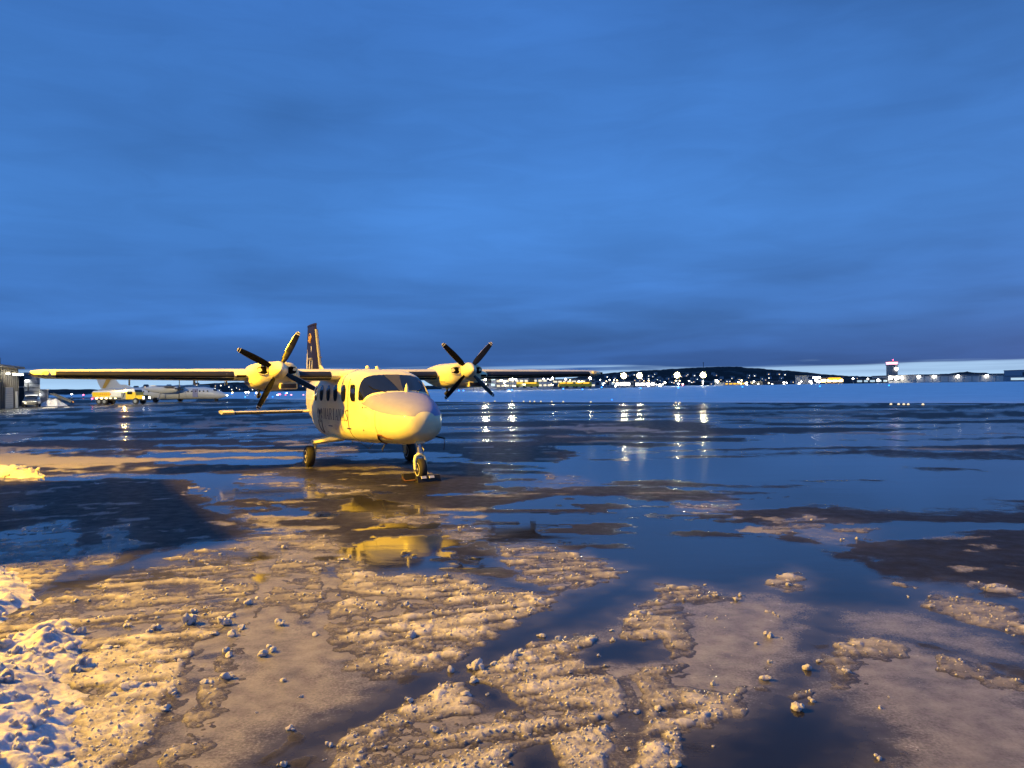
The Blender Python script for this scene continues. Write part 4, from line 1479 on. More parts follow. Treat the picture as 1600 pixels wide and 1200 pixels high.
# ------------------------------------------------------------------ floodlight on a pole and an unseen container added to shade part of the apron (left, out of frame)
LAMP = Vector((-15.0, 8.0, 10.0))
fl = empty('floodlight_pole', (-15.3, 7.8, 0), 0, 'tall grey pole with a sodium floodlight beside the equipment container', 'floodlight')
MB().tube([(0, 0, 0), (0, 0, 5), (0, 0, 10.1)], [.13, .11, .08], 14).build('pole', 'grey', fl, True)
MB().lathe([(0, .28), (.03, .28), (.04, .1)], (0, 0, .0), 'z', 14).build('base_plate', 'grey', fl)
aim = Vector((12, 6.5, -8.5)).normalized()
rot = aim.to_track_quat('X', 'Z').to_matrix()
head = Vector((.26, .16, 10.0))
MB().tube([(0, 0, 9.95), (.14, .09, 10.0)], .03, 8).build('bracket', 'grey', fl)
MB().box(head, (.16, .42, .30), rot=rot).build('lamp_housing', 'dgrey', fl, bevel=.02)
MB().box(head + aim * .085, (.012, .36, .25), rot=rot).build('lamp_glass', 'l_sodium', fl)
ld = bpy.data.lights.new('floodlight_beam', 'SPOT')
ld.energy = 46000
ld.color = (1.0, .53, .008)
ld.spot_size = R(160)
ld.spot_blend = .6
ld.shadow_soft_size = .4
lo = bpy.data.objects.new('floodlight_beam', ld)
COL.objects.link(lo)
lo.parent = fl
lo.location = head + aim * .12
lo.rotation_euler = aim.to_track_quat('-Z', 'Y').to_euler()

# shaped to cast the shadow; its apron-side top edge runs from (-7.05, 8.9) to (-10.2, 14.0)
ct = empty('equipment_container', (-8.62 - .94, 11.45 - .58, 0), math.atan2(14.0 - 8.9, -10.2 + 7.05), 'grey steel equipment container with ribbed sides beside the floodlight pole', 'container')
MB().box((0, 0, 1.63), (6.0, 2.2, 3.14)).build('container_body', 'grey', ct, bevel=.03)
for k in range(18):
    for s_ in (-1, 1):
        MB().box((-2.75 + k * .323, s_ * 1.112, 1.6), (.12, .03, 2.9)).build('rib', 'grey', ct)
for s_ in (-1, 1):
    MB().box((3.01, s_ * .54, 1.6), (.03, 1.0, 2.9)).build('door', 'grey', ct, bevel=.01)
    MB().tube([(3.05, s_ * .16, .3), (3.05, s_ * .16, 2.9)], .02, 6).build('lock_rod', 'alu', ct)

# ------------------------------------------------------------------ snow field beyond the apron edge
NE = 240
ex = np.array(EDGE)
s_len = np.concatenate([[0], np.cumsum(np.hypot(*np.diff(ex, axis=0).T))])
tt_ = np.linspace(0, s_len[-1], NE)
bx_, by_ = np.interp(tt_, s_len, ex[:, 0]), np.interp(tt_, s_len, ex[:, 1])
outs = np.concatenate([[0, .25, .6, 1.2, 2.5], np.geomspace(5, 5000, 46)])
nrm = np.array([.62, .78])
X = bx_[None, :] + outs[:, None] * nrm[0] * (.4 + .6 * np.linspace(1, -.6, NE))[None, :]
Y = by_[None, :] + outs[:, None] * nrm[1]
x, y = X.ravel(), Y.ravel()
o_ = np.repeat(outs, NE)
x = x + (fbm(x / 3, y / 3, 4, 201) - .5) * 1.6 * (o_ < 3)
z = -.05 + .20 * sstep(0, 1.0, o_) + .10 * (fbm(x / 2.2, y / 2.2, 4, 203) - .5) * sstep(.2, 2, o_) + .25 * (fbm(x / 14, y / 14, 3, 207) - .5) * sstep(2, 10, o_)
rise = sstep(60, 420, o_) * (.4 + 1.5 * sstep(-50, 250, x))
z = z + rise
i = np.arange(len(outs) - 1)[:, None] * NE
j = np.arange(NE - 1)[None, :]
f = np.stack([i + j, i + j + 1, i + NE + j + 1, i + NE + j], -1).reshape(-1, 4)
me = np_mesh('snow_field', np.stack([x, y, z], -1), f)
me.materials.append(snow_mat('field_snow', (.78, .78, .80), (.93, .93, .94), .8, .6, .5, 0, .12))
tag(link('snow_field', me), 'flat snow covered field between the apron and the far buildings', kind='structure')


def field_z(Xq, Yq):
    d = max(0.0, (Xq - 0) * .4 + (Yq - 100) * .8)
    return .15 + float(sstep(60, 420, np.float64(d)) * (.4 + 1.5 * sstep(-50, 250, np.float64(Xq))))


# ------------------------------------------------------------------ hills on the horizon
def hill(name, prof, Y, depth, label, col_m, seed):
    us = np.linspace(prof[0][0], prof[-1][0], 160)
    vt = np.interp(us, [p[0] for p in prof], [p[1] for p in prof])
    nv = 14
    co = []
    for k in range(nv):
        f = k / (nv - 1)
        for u, v in zip(us, vt):
            p = at(u, v, Y + depth)
            Yk = Y + depth * f
            top = max(p.z, 0) * math.sin(f * math.pi / 2) ** 1.1
            rough_ = (fbm(np.array([u / 6.0]), np.array([f * 5 + seed]), 4, seed)[0] - .5) * (3.5 + depth * .003) * f
            q = at(u, 600, Yk)
            co.append((q.x, Yk, top + rough_ - 2 * (1 - f)))
    n = len(us)
    i = np.arange(nv - 1)[:, None] * n
    j = np.arange(n - 1)[None, :]
    f = np.stack([i + j, i + j + 1, i + n + j + 1, i + n + j], -1).reshape(-1, 4)
    me = np_mesh(name, np.array(co), f)
    me.materials.append(col_m)
    o = link(name, me)
    tag(o, label, kind='structure')
    return o


mh, nd, lk, b = new_mat('wooded_hill')
fh = n_noise(mh.node_tree, .02, 6, .65)
lk.new(n_ramp(mh.node_tree, fh, [(.45, (.006, .008, .011)), (.60, (.018, .022, .028)), (.70, (.16, .17, .19))]), b.inputs['Base Color'])
b.inputs['Roughness'].default_value = .9
b.inputs['Specular IOR Level'].default_value = .1
hill('hill', [(850, 597), (900, 590), (950, 583), (1000, 580), (1050, 577), (1100, 574.5), (1140, 573), (1180, 576), (1220, 579), (1260, 582), (1300, 586), (1360, 590), (1420, 593)], 1500, 900,
     'dark wooded hill with a scatter of town lights behind the airfield', mh, 3)
hill('hill', [(-250, 611), (0, 610), (60, 609), (100, 608), (160, 609), (240, 604), (300, 601), (350, 598), (420, 597), (480, 600), (560, 602), (640, 604), (760, 600), (850, 597), (900, 599)], 1300, 700,
     'low dark tree-covered ridge behind the left half of the apron', mh, 5)
hill('hill', [(1280, 592), (1340, 588), (1400, 589), (1440, 587), (1480, 584), (1510, 581), (1540, 583), (1570, 585), (1620, 586), (1800, 588), (1950, 590)], 1400, 500,
     'low dark wooded rise behind the long hangar on the right', mh, 9)

# ------------------------------------------------------------------ small houses of the town on the hillsides
hm = MB()
hm.box((0, 0, 3.0), (11, 8, 6), 0)
hm.add([(-5.8, -4.4, 5.8), (5.8, -4.4, 5.8), (5.8, 4.4, 5.8), (-5.8, 4.4, 5.8), (-5.8, 0, 9), (5.8, 0, 9)], [(0, 1, 5, 4), (2, 3, 4, 5), (1, 2, 5), (3, 0, 4)], 1)
house_me = hm.mesh('wall', ['bluegrey', 'siding'])
win_w = MB().box((0, -4.05, 2.6), (2.4, .1, 2.0)).mesh('lit_window', 'l_house2')
win_c = MB().box((0, -4.05, 2.6), (2.6, .1, 2.2)).mesh('lit_window', 'l_house')
nh = 0


def house(u, v, Y, label, group):
    p = at(u, v, Y)
    h = empty('house', (p.x, Y, p.z - 2.5), random.uniform(-.5, .5), label, 'house', group)
    link('wall', house_me, h)
    h.scale = (.62, .62, .62)
    w_ = link('lit_window', random.choice([win_w, win_c, win_c]), h)
    w_.location.x = random.uniform(-3, 3)
    w_.scale = (random.uniform(.4, 1.2), 1, random.uniform(.5, 1.1))
    return h


random.seed(21)
for _ in range(120):
    u = random.uniform(940, 1290)
    vtop = np.interp(u, [940, 1000, 1140, 1220, 1290], [586, 584, 581, 584, 590])
    v = random.uniform(float(vtop), 599)
    if random.random() < .35:
        v = random.uniform(594, 600)
    house(u, v, 1460 - (v - 590) * 6 + 60, 'small house with a lit window on the dark hill behind the airfield', 'lit houses on the hill')
for _ in range(46):
    u = random.uniform(210, 500)
    v = random.uniform(601, 609)
    house(u, v, 1250, 'small lit house on the low ridge behind the parked airliner', 'lit houses on the low ridge')
for _ in range(16):
    u = random.uniform(1290, 1390)
    house(u, random.uniform(590, 598), 1300, 'small lit house on the flat ground left of the control tower', 'lit houses left of the tower')


# ------------------------------------------------------------------ airport buildings across the field
def building(name, u0, u1, v0, v1, Y, wall_m, label, nwin=0, win_m='l_win2', depth=25, rows=1, roof='roof', cat='building', door=False, group=None):
    a, c = at(u0, v1, Y), at(u1, v1, Y)
    top = at((u0 + u1) / 2, v0, Y).z
    zb = min(a.z, c.z)
    wd = c.x - a.x
    rt = empty(name, ((a.x + c.x) / 2, Y, zb), 0, label, cat, group)
    ht = top - zb
    MB().box((0, depth / 2, ht / 2 - .5), (wd, depth, ht + 1)).build('wall', wall_m, rt)
    MB().box((0, depth / 2, ht + .18), (wd + .8, depth + .8, .35)).build('roof', roof, rt)
    for r_ in range(rows):
        for k in range(nwin):
            wx = -wd / 2 + wd * (k + .5) / nwin
            ww = wd / nwin * random.uniform(.55, .85)
            hh = ht / rows * .42
            wz = ht * (r_ + .5) / rows
            fr = MB().box((wx, -.06, wz), (ww + .3, .1, hh + .3)).build('window', 'dgrey', rt)
            q = win_m if random.random() < .85 else 'dark'
            MB().box((wx, -.13, wz), (ww, .05, hh)).build('pane', q, fr)
    return rt, wd, ht


building('terminal_building', 690, 775, 588, 606, 430, 'palewall', 'pale terminal wing with tall lit windows behind the right propeller', 9, 'l_win2', rows=2, cat='terminal')
building('terminal_building', 775, 862, 591.5, 605.5, 440, 'palewall', 'long terminal hall with a bright band of windows right of the propeller', 12, 'l_win', rows=2, cat='terminal')
building('terminal_building', 835, 860, 588, 600, 455, 'bluegrey', 'raised grey block on top of the terminal hall below the right wing', 4, 'l_win2', cat='terminal')
building('terminal_building', 864, 930, 593, 605, 450, 'concrete', 'grey terminal pier with lit windows below the right wing tip', 9, 'l_win', rows=2, cat='terminal')
building('warehouse', 930, 962, 595, 603.5, 470, 'bluegrey', 'grey warehouse just right of the right wing tip', 4, 'l_win2')
building('warehouse', 962, 990, 596, 603.5, 480, 'concrete', 'long grey warehouse under the leftmost floodlight masts', 5, 'l_white')
building('warehouse', 992, 1024, 597, 603, 480, 'bluegrey', 'low pale warehouse between the two pairs of floodlight masts', 4, 'l_white')
building('shop_building', 1132, 1164, 597.5, 601.5, 520, 'palewall', 'low building with a yellow lit front at the foot of the hill', 5, 'l_yellow')
building('dark_shed', 1192, 1230, 596, 601, 520, 'dark', 'low black shed in front of the town lights', 0)
building('office_block', 1263, 1282, 587, 599.5, 540, 'bluegrey', 'blue-grey block with white lamps left of the orange lit building', 3, 'l_white', rows=2)
building('cargo_building', 1282, 1318, 590, 599, 545, 'roof', 'dark cargo building with an orange lit fascia', 4, 'l_warm')
o_ = at(1304, 592, 544)
sg_ = MB().box((0, 0, 0), (9.0, .4, 1.8)).build('lit_sign', 'l_yellow')
sg_.location = o_
tag(sg_, 'long glowing orange sign on the cargo building', 'sign')
building('low_terminal', 1318, 1388, 592, 598.5, 560, 'dark', 'long dark low building between the orange sign and the control tower', 7, 'l_win2')
rt, wd, ht = building('tower_annex', 1388, 1432, 587, 597.5, 560, 'palewall', 'pale floodlit building at the foot of the control tower', 4, 'l_win', cat='building')
lh, wd, ht = building('long_hangar', 1432, 1568, 585, 596, 540, 'concrete', 'long pale hangar with roller doors and wall lamps on the right', 0, depth=30, cat='hangar')
for k in range(11):
    x_ = -wd / 2 + wd * (k + .5) / 11
    MB().box((x_, -.06, ht * .40), (wd / 11 * .86, .12, ht * .72)).build('roller_door', 'palewall', lh)
MB().box((0, -.5, ht * .93), (wd + .5, 1.0, ht * .12)).build('eaves', 'roof', lh)
for k in range(4):
    x_ = -wd / 2 + wd * (.02, .2, .47, .80)[k]
    MB().box((x_, -.8, ht * .80), (1.6, .8, 1.0)).build('wall_lamp', 'l_white', lh)
for k, (u_, c_) in enumerate(((1392, 'l_white'), (1402, 'l_white'), (1411, 'l_white'), (1420, 'l_sodium'))):
    p = at(u_, 590.5, 559)
    MB().box((p.x - rt.location.x, -.8, p.z - rt.location.z), (2.2, .8, 1.6)).build('wall_lamp', c_, rt)
building('far_hangar', 1572, 1700, 587, 595, 600, 'bluegrey', 'grey far hangar at the right edge of the picture', 3, 'l_win2')
building('far_block', 1594, 1640, 578, 590, 760, 'bluegrey', 'tall pale block at the extreme right edge', 2, 'l_win2')

# control tower
p = at(1397, 597, 575)
tw = empty('control_tower', (p.x, 575, p.z), 0, 'square grey airport control tower with red lit glass cab', 'control tower')
zt = at(1397, 570.5, 575).z - p.z
MB().box((0, 3, zt / 2), (5.9, 6, zt)).build('shaft', 'concrete', tw)
MB().box((0, 3, zt + .25), (6.8, 7, .5)).build('cab_floor', 'dgrey', tw)
MB().box((0, 3, zt + 1.5), (5.6, 5.6, 2.0), taper=1.12).build('cab_glass', 'l_pink', tw)
MB().box((0, 3, zt + 2.75), (6.6, 6.6, .4)).build('cab_roof', 'roof', tw)
MB().tube([(1, 3, zt + 2.9), (1, 3, zt + 5)], .12, 6).build('mast', 'grey', tw)
MB().lathe([(-.3, .1), (0, .35), (.3, .1)], (1.0, 3, zt + 4.2), 'z', 8).build('beacon', 'l_red', tw)
MB().box((1.9, -.3, zt * .78), (1.6, .5, 1.6)).build('wall_lamp', 'l_white', tw)

# floodlight masts over the far apron
for k, (u, v, Y, lab) in enumerate(((758, 590, 405, 'tall floodlight mast hidden behind the right propeller hub'), (799, 590, 405, 'tall floodlight mast behind the inner right wing'),
                                    (863, 591, 405, 'tall floodlight mast behind the middle of the right wing'), (922, 591, 405, 'tall floodlight mast behind the right wing tip'),
                                    (974.5, 587, 620, 'leftmost of the four floodlight masts in front of the hill'), (999, 587, 620, 'second from the left of the four floodlight masts in front of the hill'),
                                    (1058, 586, 620, 'third from the left of the four floodlight masts in front of the hill'), (1098.5, 586, 620, 'rightmost of the four floodlight masts in front of the hill'))):
    p = at(u, v, Y)
    ms = empty('floodlight_mast', (p.x, Y, 0), 0, lab, 'floodlight', 'floodlight masts over the far apron')
    MB().tube([(0, 0, 0), (0, 0, p.z)], [.3, .15], 8).build('pole', 'grey', ms)
    MB().box((0, -.1, p.z), (3.2, .5, 1.0)).build('lamp_frame', 'dgrey', ms)
    big = k < 2 or k > 3
    MB().lathe([(-.45, .05), (-.38, (1.85 if k > 3 else 1.2) if big else .5), (-.2, (1.95 if k > 3 else 1.3) if big else .55)], (0, 0, p.z), 'y', 14).build('lamp_bank', 'l_flood', ms)
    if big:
        MB().lathe([(-.16, .1), (-.15, 2.6 if k > 3 else 1.6), (-.05, 2.7 if k > 3 else 1.7)], (0, 0, p.z), 'y', 18).build('reflector', 'l_reflector', ms)  # added glowing ring that paints the lamp's halo
# a red obstacle mast on the hill
p = at(1099, 566, 2300)
rm_ = empty('radio_mast', (p.x, 2300, p.z - 22), 0, 'thin radio mast on the hilltop', 'radio mast')
MB().tube([(0, 0, 0), (0, 0, 22)], .8, 5).build('mast', 'dark', rm_)
MB().box((0, 0, 20), (5, .8, .8)).build('cross_arm', 'dark', rm_)

# apron and street lamps scattered across the far side
lampA = MB().lathe([(-.5, .1), (0, .75), (.5, .1)], (0, 0, 0), 'z', 8)
lam = {c: lampA.mesh('lamp_head', c) for c in ('l_white', 'l_warm', 'l_red', 'l_pink', 'l_blue', 'l_sodium')}
post = MB().tube([(0, 0, 0), (0, 0, -6)], .12, 5).mesh('post', 'grey')


def lamp_post(u, v, Y, c, label, group, s=1.0):
    p = at(u, v, Y)
    e = empty('street_lamp', (p.x, Y, p.z), 0, label, 'street lamp', group)
    q = link('lamp_head', lam[c], e)
    q.scale = (s, s, s)
    link('post', post, e)
    return e


random.seed(5)
for _ in range(46):
    lamp_post(random.uniform(690, 965), random.uniform(592, 604), random.uniform(415, 428), random.choice(['l_white', 'l_white', 'l_warm']), 'small lit lamp in front of the terminal buildings', 'lamps in front of the terminal', random.uniform(.35, .8))
for _ in range(44):
    u = random.uniform(940, 1270)
    lamp_post(u, random.uniform(594, 601), random.uniform(470, 515), random.choice(['l_white', 'l_white', 'l_warm']), 'small lit lamp at the foot of the hill', 'lamps at the foot of the hill', random.uniform(.4, .95))
for u, v, s in ((1013, 601.5, 1.3), (1031, 602, 1.5), (1060, 600, 1.0), (1275, 594, 1.6), (1333, 591.5, .9), (1356, 592, .8), (1372, 594, 1.4)):
    lamp_post(u, v, 480, 'l_white', 'bright single lamp low in front of the hill', 'bright low lamps before the hill', s)
lamp_post(1067, 601, 470, 'l_red', 'red lamp at the foot of the hill below the third floodlight mast', None, .9)
for u, v, c, s in ((455, 617, 'l_pink', .55), (437, 616, 'l_red', .5), (474, 617, 'l_pink', .5), (446, 617, 'l_red', .3), (448, 614, 'l_white', .3)):
    lamp_post(u, v, 260, c, 'pink or red runway lamp behind the left propeller', 'red lights behind the left propeller', s)
for u, v, c in ((384, 613, 'l_white'), (388, 613, 'l_white'), (363, 613.5, 'l_warm'), (400, 614, 'l_white'), (434, 617, 'l_white'), (354, 618, 'l_warm'), (205, 588 + 26, 'l_white'), (112, 616, 'l_white'), (130, 617, 'l_red')):
    lamp_post(u, v, 270, c, 'small lamp across the airfield on the left', 'lamps across the airfield on the left', .45)

# blue taxiway lights: stake, collar and glowing dome
tl_dome = MB().lathe([(.0, .16), (.12, .16), (.22, .10), (.26, .01)], (0, 0, .28), 'z', 10).mesh('dome', 'l_blue', True)
tl_stake = MB().tube([(0, 0, -.2), (0, 0, .28)], .05, 6).mesh('stake', 'yellow')
for u, v, Y in ((1536, 625.5, 70), (1389, 602.5, 180), (1281, 604, 190), (1160, 605, 200), (1060, 606.5, 200), (1001, 607, 200), (956, 624, 95), (910, 609, 210), (880, 608.5, 240), (800, 610, 200), (795, 610, 215), (712, 623.5, 130), (717, 611, 220), (724, 611, 230), (940, 606, 240),
                (362, 616, 230), (383, 621, 200), (399, 615.5, 240), (405, 615.5, 245), (426, 621, 205), (446, 615.5, 245)):
    p = at(u, v, Y)
    e = empty('taxiway_light', (p.x, Y, p.z - .3), 0, 'small blue taxiway light on the snow field', 'taxiway light', 'blue taxiway lights')
    sc_ = max(.55, Y / 190.)
    for me_ in (tl_dome, tl_stake):
        q = link(me_.name, me_, e)
        q.scale = (sc_, sc_, sc_)
tw_dome = MB().lathe([(.0, .10), (.10, .10), (.16, .02)], (0, 0, .05), 'z', 8).mesh('dome', 'l_win', True)
tw_base = MB().lathe([(0, .16), (.05, .16), (.06, .08)], (0, 0, 0), 'z', 8).mesh('base', 'dgrey')
for u in (700, 722, 745, 773, 800, 818, 828, 835, 845, 862, 880, 923, 1056, 1062, 1392, 1404, 1412, 1419, 1442):
    v = float(np.interp(u, [700, 1442], [627.5, 634]))
    p = at(u, v, 1)
    d = p - Vector((0, 0, CAM_H))
    t = -CAM_H / d.z
    e = empty('apron_edge_light', (d.x * t, d.y * t, .0), 0, 'tiny white light along the far apron edge', 'edge light', 'white apron edge lights')
    link('base', tw_base, e)
    link('dome', tw_dome, e)

# yellow airport vehicles in front of the terminal
vb = MB().box((0, 0, 1.5), (5.0, 2.4, 1.7)).mesh('body', 'yellow')
vc = MB().box((1.6, 0, 2.7), (1.7, 2.2, 1.0), taper=.85).mesh('cab', 'yellow')
vw = MB().lathe([(-.2, .5), (.2, .5)], (0, 0, .5), 'y', 12).mesh('wheel', 'rubber')
vl = MB().box((-.6, -1.25, 2.7), (3.2, .2, .7)).mesh('light_bar', 'l_yellow')  # glowing strip added to give the truck its yellow glow
for k, (u, lab) in enumerate(((814, 'leftmost yellow airport truck in front of the terminal'), (826, 'second yellow airport truck from the left by the terminal'), (835, 'third yellow airport truck from the left by the terminal'),
                              (880, 'yellow airport truck below the middle of the right wing'), (892, 'yellow airport truck next right of the wing middle'), (905, 'yellow airport truck below the outer right wing'), (917, 'rightmost yellow airport truck by the terminal'))):
    p = at(u, 605.2, 400)
    e = empty('airport_truck', (p.x, 400, p.z - .3), random.uniform(-.2, .2), lab, 'truck', 'yellow trucks by the terminal')
    link('body', vb, e)
    link('cab', vc, e)
    link('light_bar', vl, e)
    for wx in (-1.7, 1.6):
        for wy in (-1.1, 1.1):
            w_ = link('wheel', vw, e)
            w_.location = (wx, wy, 0)

# ------------------------------------------------------------------ parked airliner behind the fuel truck
p = at(262, 628.2, 140)
al = empty('airliner', (p.x, 140, 0), 0, 'white high-wing turboprop airliner with a gold striped tail behind the fuel truck', 'airliner')


def lx(u):      # photo column to local x along the airliner (it stands square to the view)
    return at(u, 615, 140).x - p.x


L0, L1 = lx(157), lx(356)
prof = [(L1, 1.10, .03), (L1 - .5, 1.12, .35), (L1 - 1.4, 1.25, .72), (L1 - 2.6, 1.45, 1.02), (L1 - 4.2, 1.60, 1.15), (L1 - 9, 1.62, 1.17), (L0 + 9, 1.62, 1.17), (L0 + 6, 1.75, 1.02), (L0 + 3, 2.05, .68), (L0 + 1, 2.3, .34), (L0 - .2, 2.4, .10)]
afus = MB().loft([[Vector((x_, r_ * math.cos(a), z_ + r_ * math.sin(a))) for a in np.linspace(0, 2 * math.pi, 25)[:-1]] for x_, z_, r_ in prof]).build('fuselage', 'offwhite', al, True, sharp=60)
slab([((lx(196), 0, 2.6), 4.6, .30, Y_), ((lx(186), 0, 3.6), 3.9, .26, Y_), ((lx(178), 0, 4.8), 3.4, .22, Y_), ((lx(174), 0, 5.9), 3.1, .18, Y_)]).build('tail_fin', 'offwhite', al, True, sharp=50)
MB().add([(lx(161), -.34, 2.7), (lx(166), -.34, 2.7), (lx(181), -.30, 5.6), (lx(172), -.30, 5.6)], [(0, 1, 2, 3)]).build('tail_stripe', 'gold', al)
slab([((lx(214), 0, 2.5), 3.0, .2, Y_), ((lx(196), 0, 3.35), 1.0, .12, Y_)]).build('dorsal_fin', 'offwhite', al, True, sharp=50)
slab([((lx(176), y_, 5.95), 1.9, .14, Z_) for y_ in (-3.4, 0, 3.4)]).build('tailplane', 'offwhite', al, True, sharp=50)
slab([((lx(290), y_, 2.95), 2.4 - abs(y_) * .08, .2, Z_) for y_ in (-11.5, -6, 0, 6, 11.5)]).build('wing', 'offwhite', al, True, sharp=50)
for s_ in (-1, 1):
    na = MB().loft([[Vector((lx(u), s_ * 3.9 + w_ * math.cos(a), z_ + h_ * math.sin(a))) for a in np.linspace(0, 2 * math.pi, 19)[:-1]]
                    for u, z_, w_, h_ in ((293, 2.35, .25, .25), (291, 2.35, .45, .5), (284, 2.35, .52, .68), (268, 2.30, .5, .70), (252, 2.4, .4, .5), (240, 2.6, .12, .12))]).build('engine_nacelle', 'offwhite', al, True, sharp=60)
    MB().lathe([(0, .28), (.3, .22), (.6, .03)], (lx(293), s_ * 3.9, 2.35), 'x', 14).build('spinner', 'dgrey', na, True)
    for q in range(4):
        a = R(90 * q + 4)
        MB().box((lx(294.5), s_ * 3.9 + .95 * math.sin(a), 2.35 + .95 * math.cos(a)), (.06, .22, 1.7), rot=Matrix.Rotation(-a, 3, 'X')).build('blade', 'black', na)
    for k in (-.25, .25):
        MB().tube([(lx(266), s_ * 3.9 + k, 1.9), (lx(262), s_ * 3.9 + k, .45)], .08, 8).build('gear_leg', 'offwhite', al)
        MB().lathe([(-.14, .30), (-.14, .42), (0, .45), (.14, .42), (.14, .30)], (lx(262) + (.6 if s_ > 0 else -.4), s_ * 3.9 + k, .44), 'y', 16).build('wheel', 'rubber', al, True)
MB().tube([(lx(336), 0, 1.0), (lx(338), 0, .4)], .07, 8).build('gear_leg', 'offwhite', al)
for k in (-.2, .2):
    MB().lathe([(-.09, .2), (-.09, .28), (0, .30), (.09, .28), (.09, .2)], (lx(338), k, .30), 'y', 14).build('wheel', 'rubber', al, True)
for u in list(range(205, 246, 8)) + list(range(298, 330, 6)):
    MB().lathe([(-1.19, .13), (-1.14, .14)], (lx(u), 0, 1.95), 'y', 10).build('cabin_window', 'glass', al)
MB().add([(lx(337), -1.02, 2.0), (lx(343), -.86, 1.95), (lx(341), -.78, 2.25), (lx(336), -.88, 2.32)], [(0, 1, 2, 3)]).build('cockpit_window', 'glass', al)
MB().box((lx(309), -1.16, 1.62), (1.0, .03, 1.5)).build('door', 'panel', al)
MB().lathe([(-.1, .02), (0, .12), (.1, .02)], (lx(355.5), -.1, 1.1), 'x', 8).build('nose_light', 'l_white', al)

# ------------------------------------------------------------------ fuel truck
p = at(190, 632.3, 117)
tr = empty('fuel_truck', (p.x, 117, 0), R(-6), 'yellow and white fuel tank truck with its lights on in front of the airliner', 'fuel truck')


def tx(u):
    return at(u, 620, 117).x - p.x


tank = []
for x_ in np.linspace(tx(148), tx(196), 9):
    e = 1 if tx(149) < x_ < tx(195) else .93
    tank.append([Vector((x_, 1.12 * e * math.copysign(abs(math.cos(a)) ** .55, math.cos(a)), 1.62 + .62 * e * math.copysign(abs(math.sin(a)) ** .55, math.sin(a)))) for a in np.linspace(0, 2 * math.pi, 29)[:-1]])
tk_ = MB().loft(tank).build('tank', 'offwhite', tr, True, sharp=50)
MB().box(((tx(149) + tx(178)) / 2, -1.13, 1.60), (tx(178) - tx(149), .03, .72)).build('yellow_panel', 'yellow', tk_)
for k in range(6):
    MB().box((tx(163) + k * .32, -1.155, 1.62), (.2, .02, .26 if k % 2 else .20)).build('panel_lettering', 'orange', tk_)
MB().box((tx(165), 0, 2.30), (2.6, .5, .12)).build('top_walkway', 'grey', tk_)
MB().box((tx(190), 0, .82), (tx(232) - tx(148), .9, .22)).build('chassis', 'dgrey', tr)
MB().box((tx(200.5), 0, 1.35), (.85, 2.1, 1.1)).build('pump_cabinet', 'grey', tr, bevel=.03)
MB().tube([(tx(198), -1.0, .9), (tx(201), -1.1, 1.5), (tx(203), -1.0, 2.0)], .06, 6).build('hose', 'black', tr, True)
MB().box((tx(211.5), 0, 1.35), (1.65, 2.15, 1.15)).build('cab', 'yellow', tr, bevel=.08)
MB().box((tx(210.8), 0, 2.1), (1.45, 2.0, .55), taper=.86).build('cab_roof', 'offwhite', tr, bevel=.08)
MB().box((tx(224.5), 0, 1.12), (1.35, 1.9, .62), taper=.92).build('hood', 'yellow', tr, bevel=.08)
MB().box((tx(218.6), 0, 1.98), (.06, 1.75, .52), rot=Matrix.Rotation(R(-18), 3, 'Y')).build('windscreen', 'glass', tr)
MB().box((tx(210.5), -1.085, 1.78), (.85, .03, .42)).build('side_window', 'glass', tr, bevel=.02)
MB().box((tx(232), 0, .72), (.25, 2.2, .32)).build('bumper', 'dgrey', tr, bevel=.03)
MB().box((tx(231), 0, 1.1), (.06, 1.1, .5)).build('grille', 'dark', tr)
for k in (-1, 1):
    MB().lathe([(0, .17), (.06, .15), (.09, .02)], (tx(231), k * .78, .98), 'x', 12).build('headlight', 'l_white', tr)
    MB().box((tx(147.4), k * .95, .95), (.1, .2, .16)).build('tail_light', 'l_red', tr)
    for u in (159.5, 168.5, 219.5):
        w_ = MB().lathe([(-.16, .28), (-.16, .45), (-.08, .5), (.08, .5), (.16, .45), (.16, .28)], (tx(u), k * .95, .5), 'y', 18).build('wheel', 'rubber', tr, True)
        MB().lathe([(-.17, .26), (-.12, .24), (-.12, .05)] if k < 0 else [(.12, .05), (.12, .24), (.17, .26)], (tx(u), k * .95, .5), 'y', 14).build('rim', 'grey', w_)
    for u in (156, 164, 172):
        MB().box((tx(u), k * 1.12, .98), (.3, .06, .12)).build('marker_light', 'l_warm', tr)
MB().lathe([(0, .16), (.12, .16), (.24, .08), (.28, .01)], (tx(199), -.4, 2.05), 'z', 12).build('amber_beacon', 'l_sodium', tr)
bl_ = bpy.data.lights.new('beacon_light', 'POINT')
bl_.energy = 900
bl_.color = (1, .62, .15)
bl_.shadow_soft_size = .15
q = bpy.data.objects.new('beacon_light', bl_)
COL.objects.link(q)
q.parent = tr
q.location = (tx(199), -.7, 2.75)

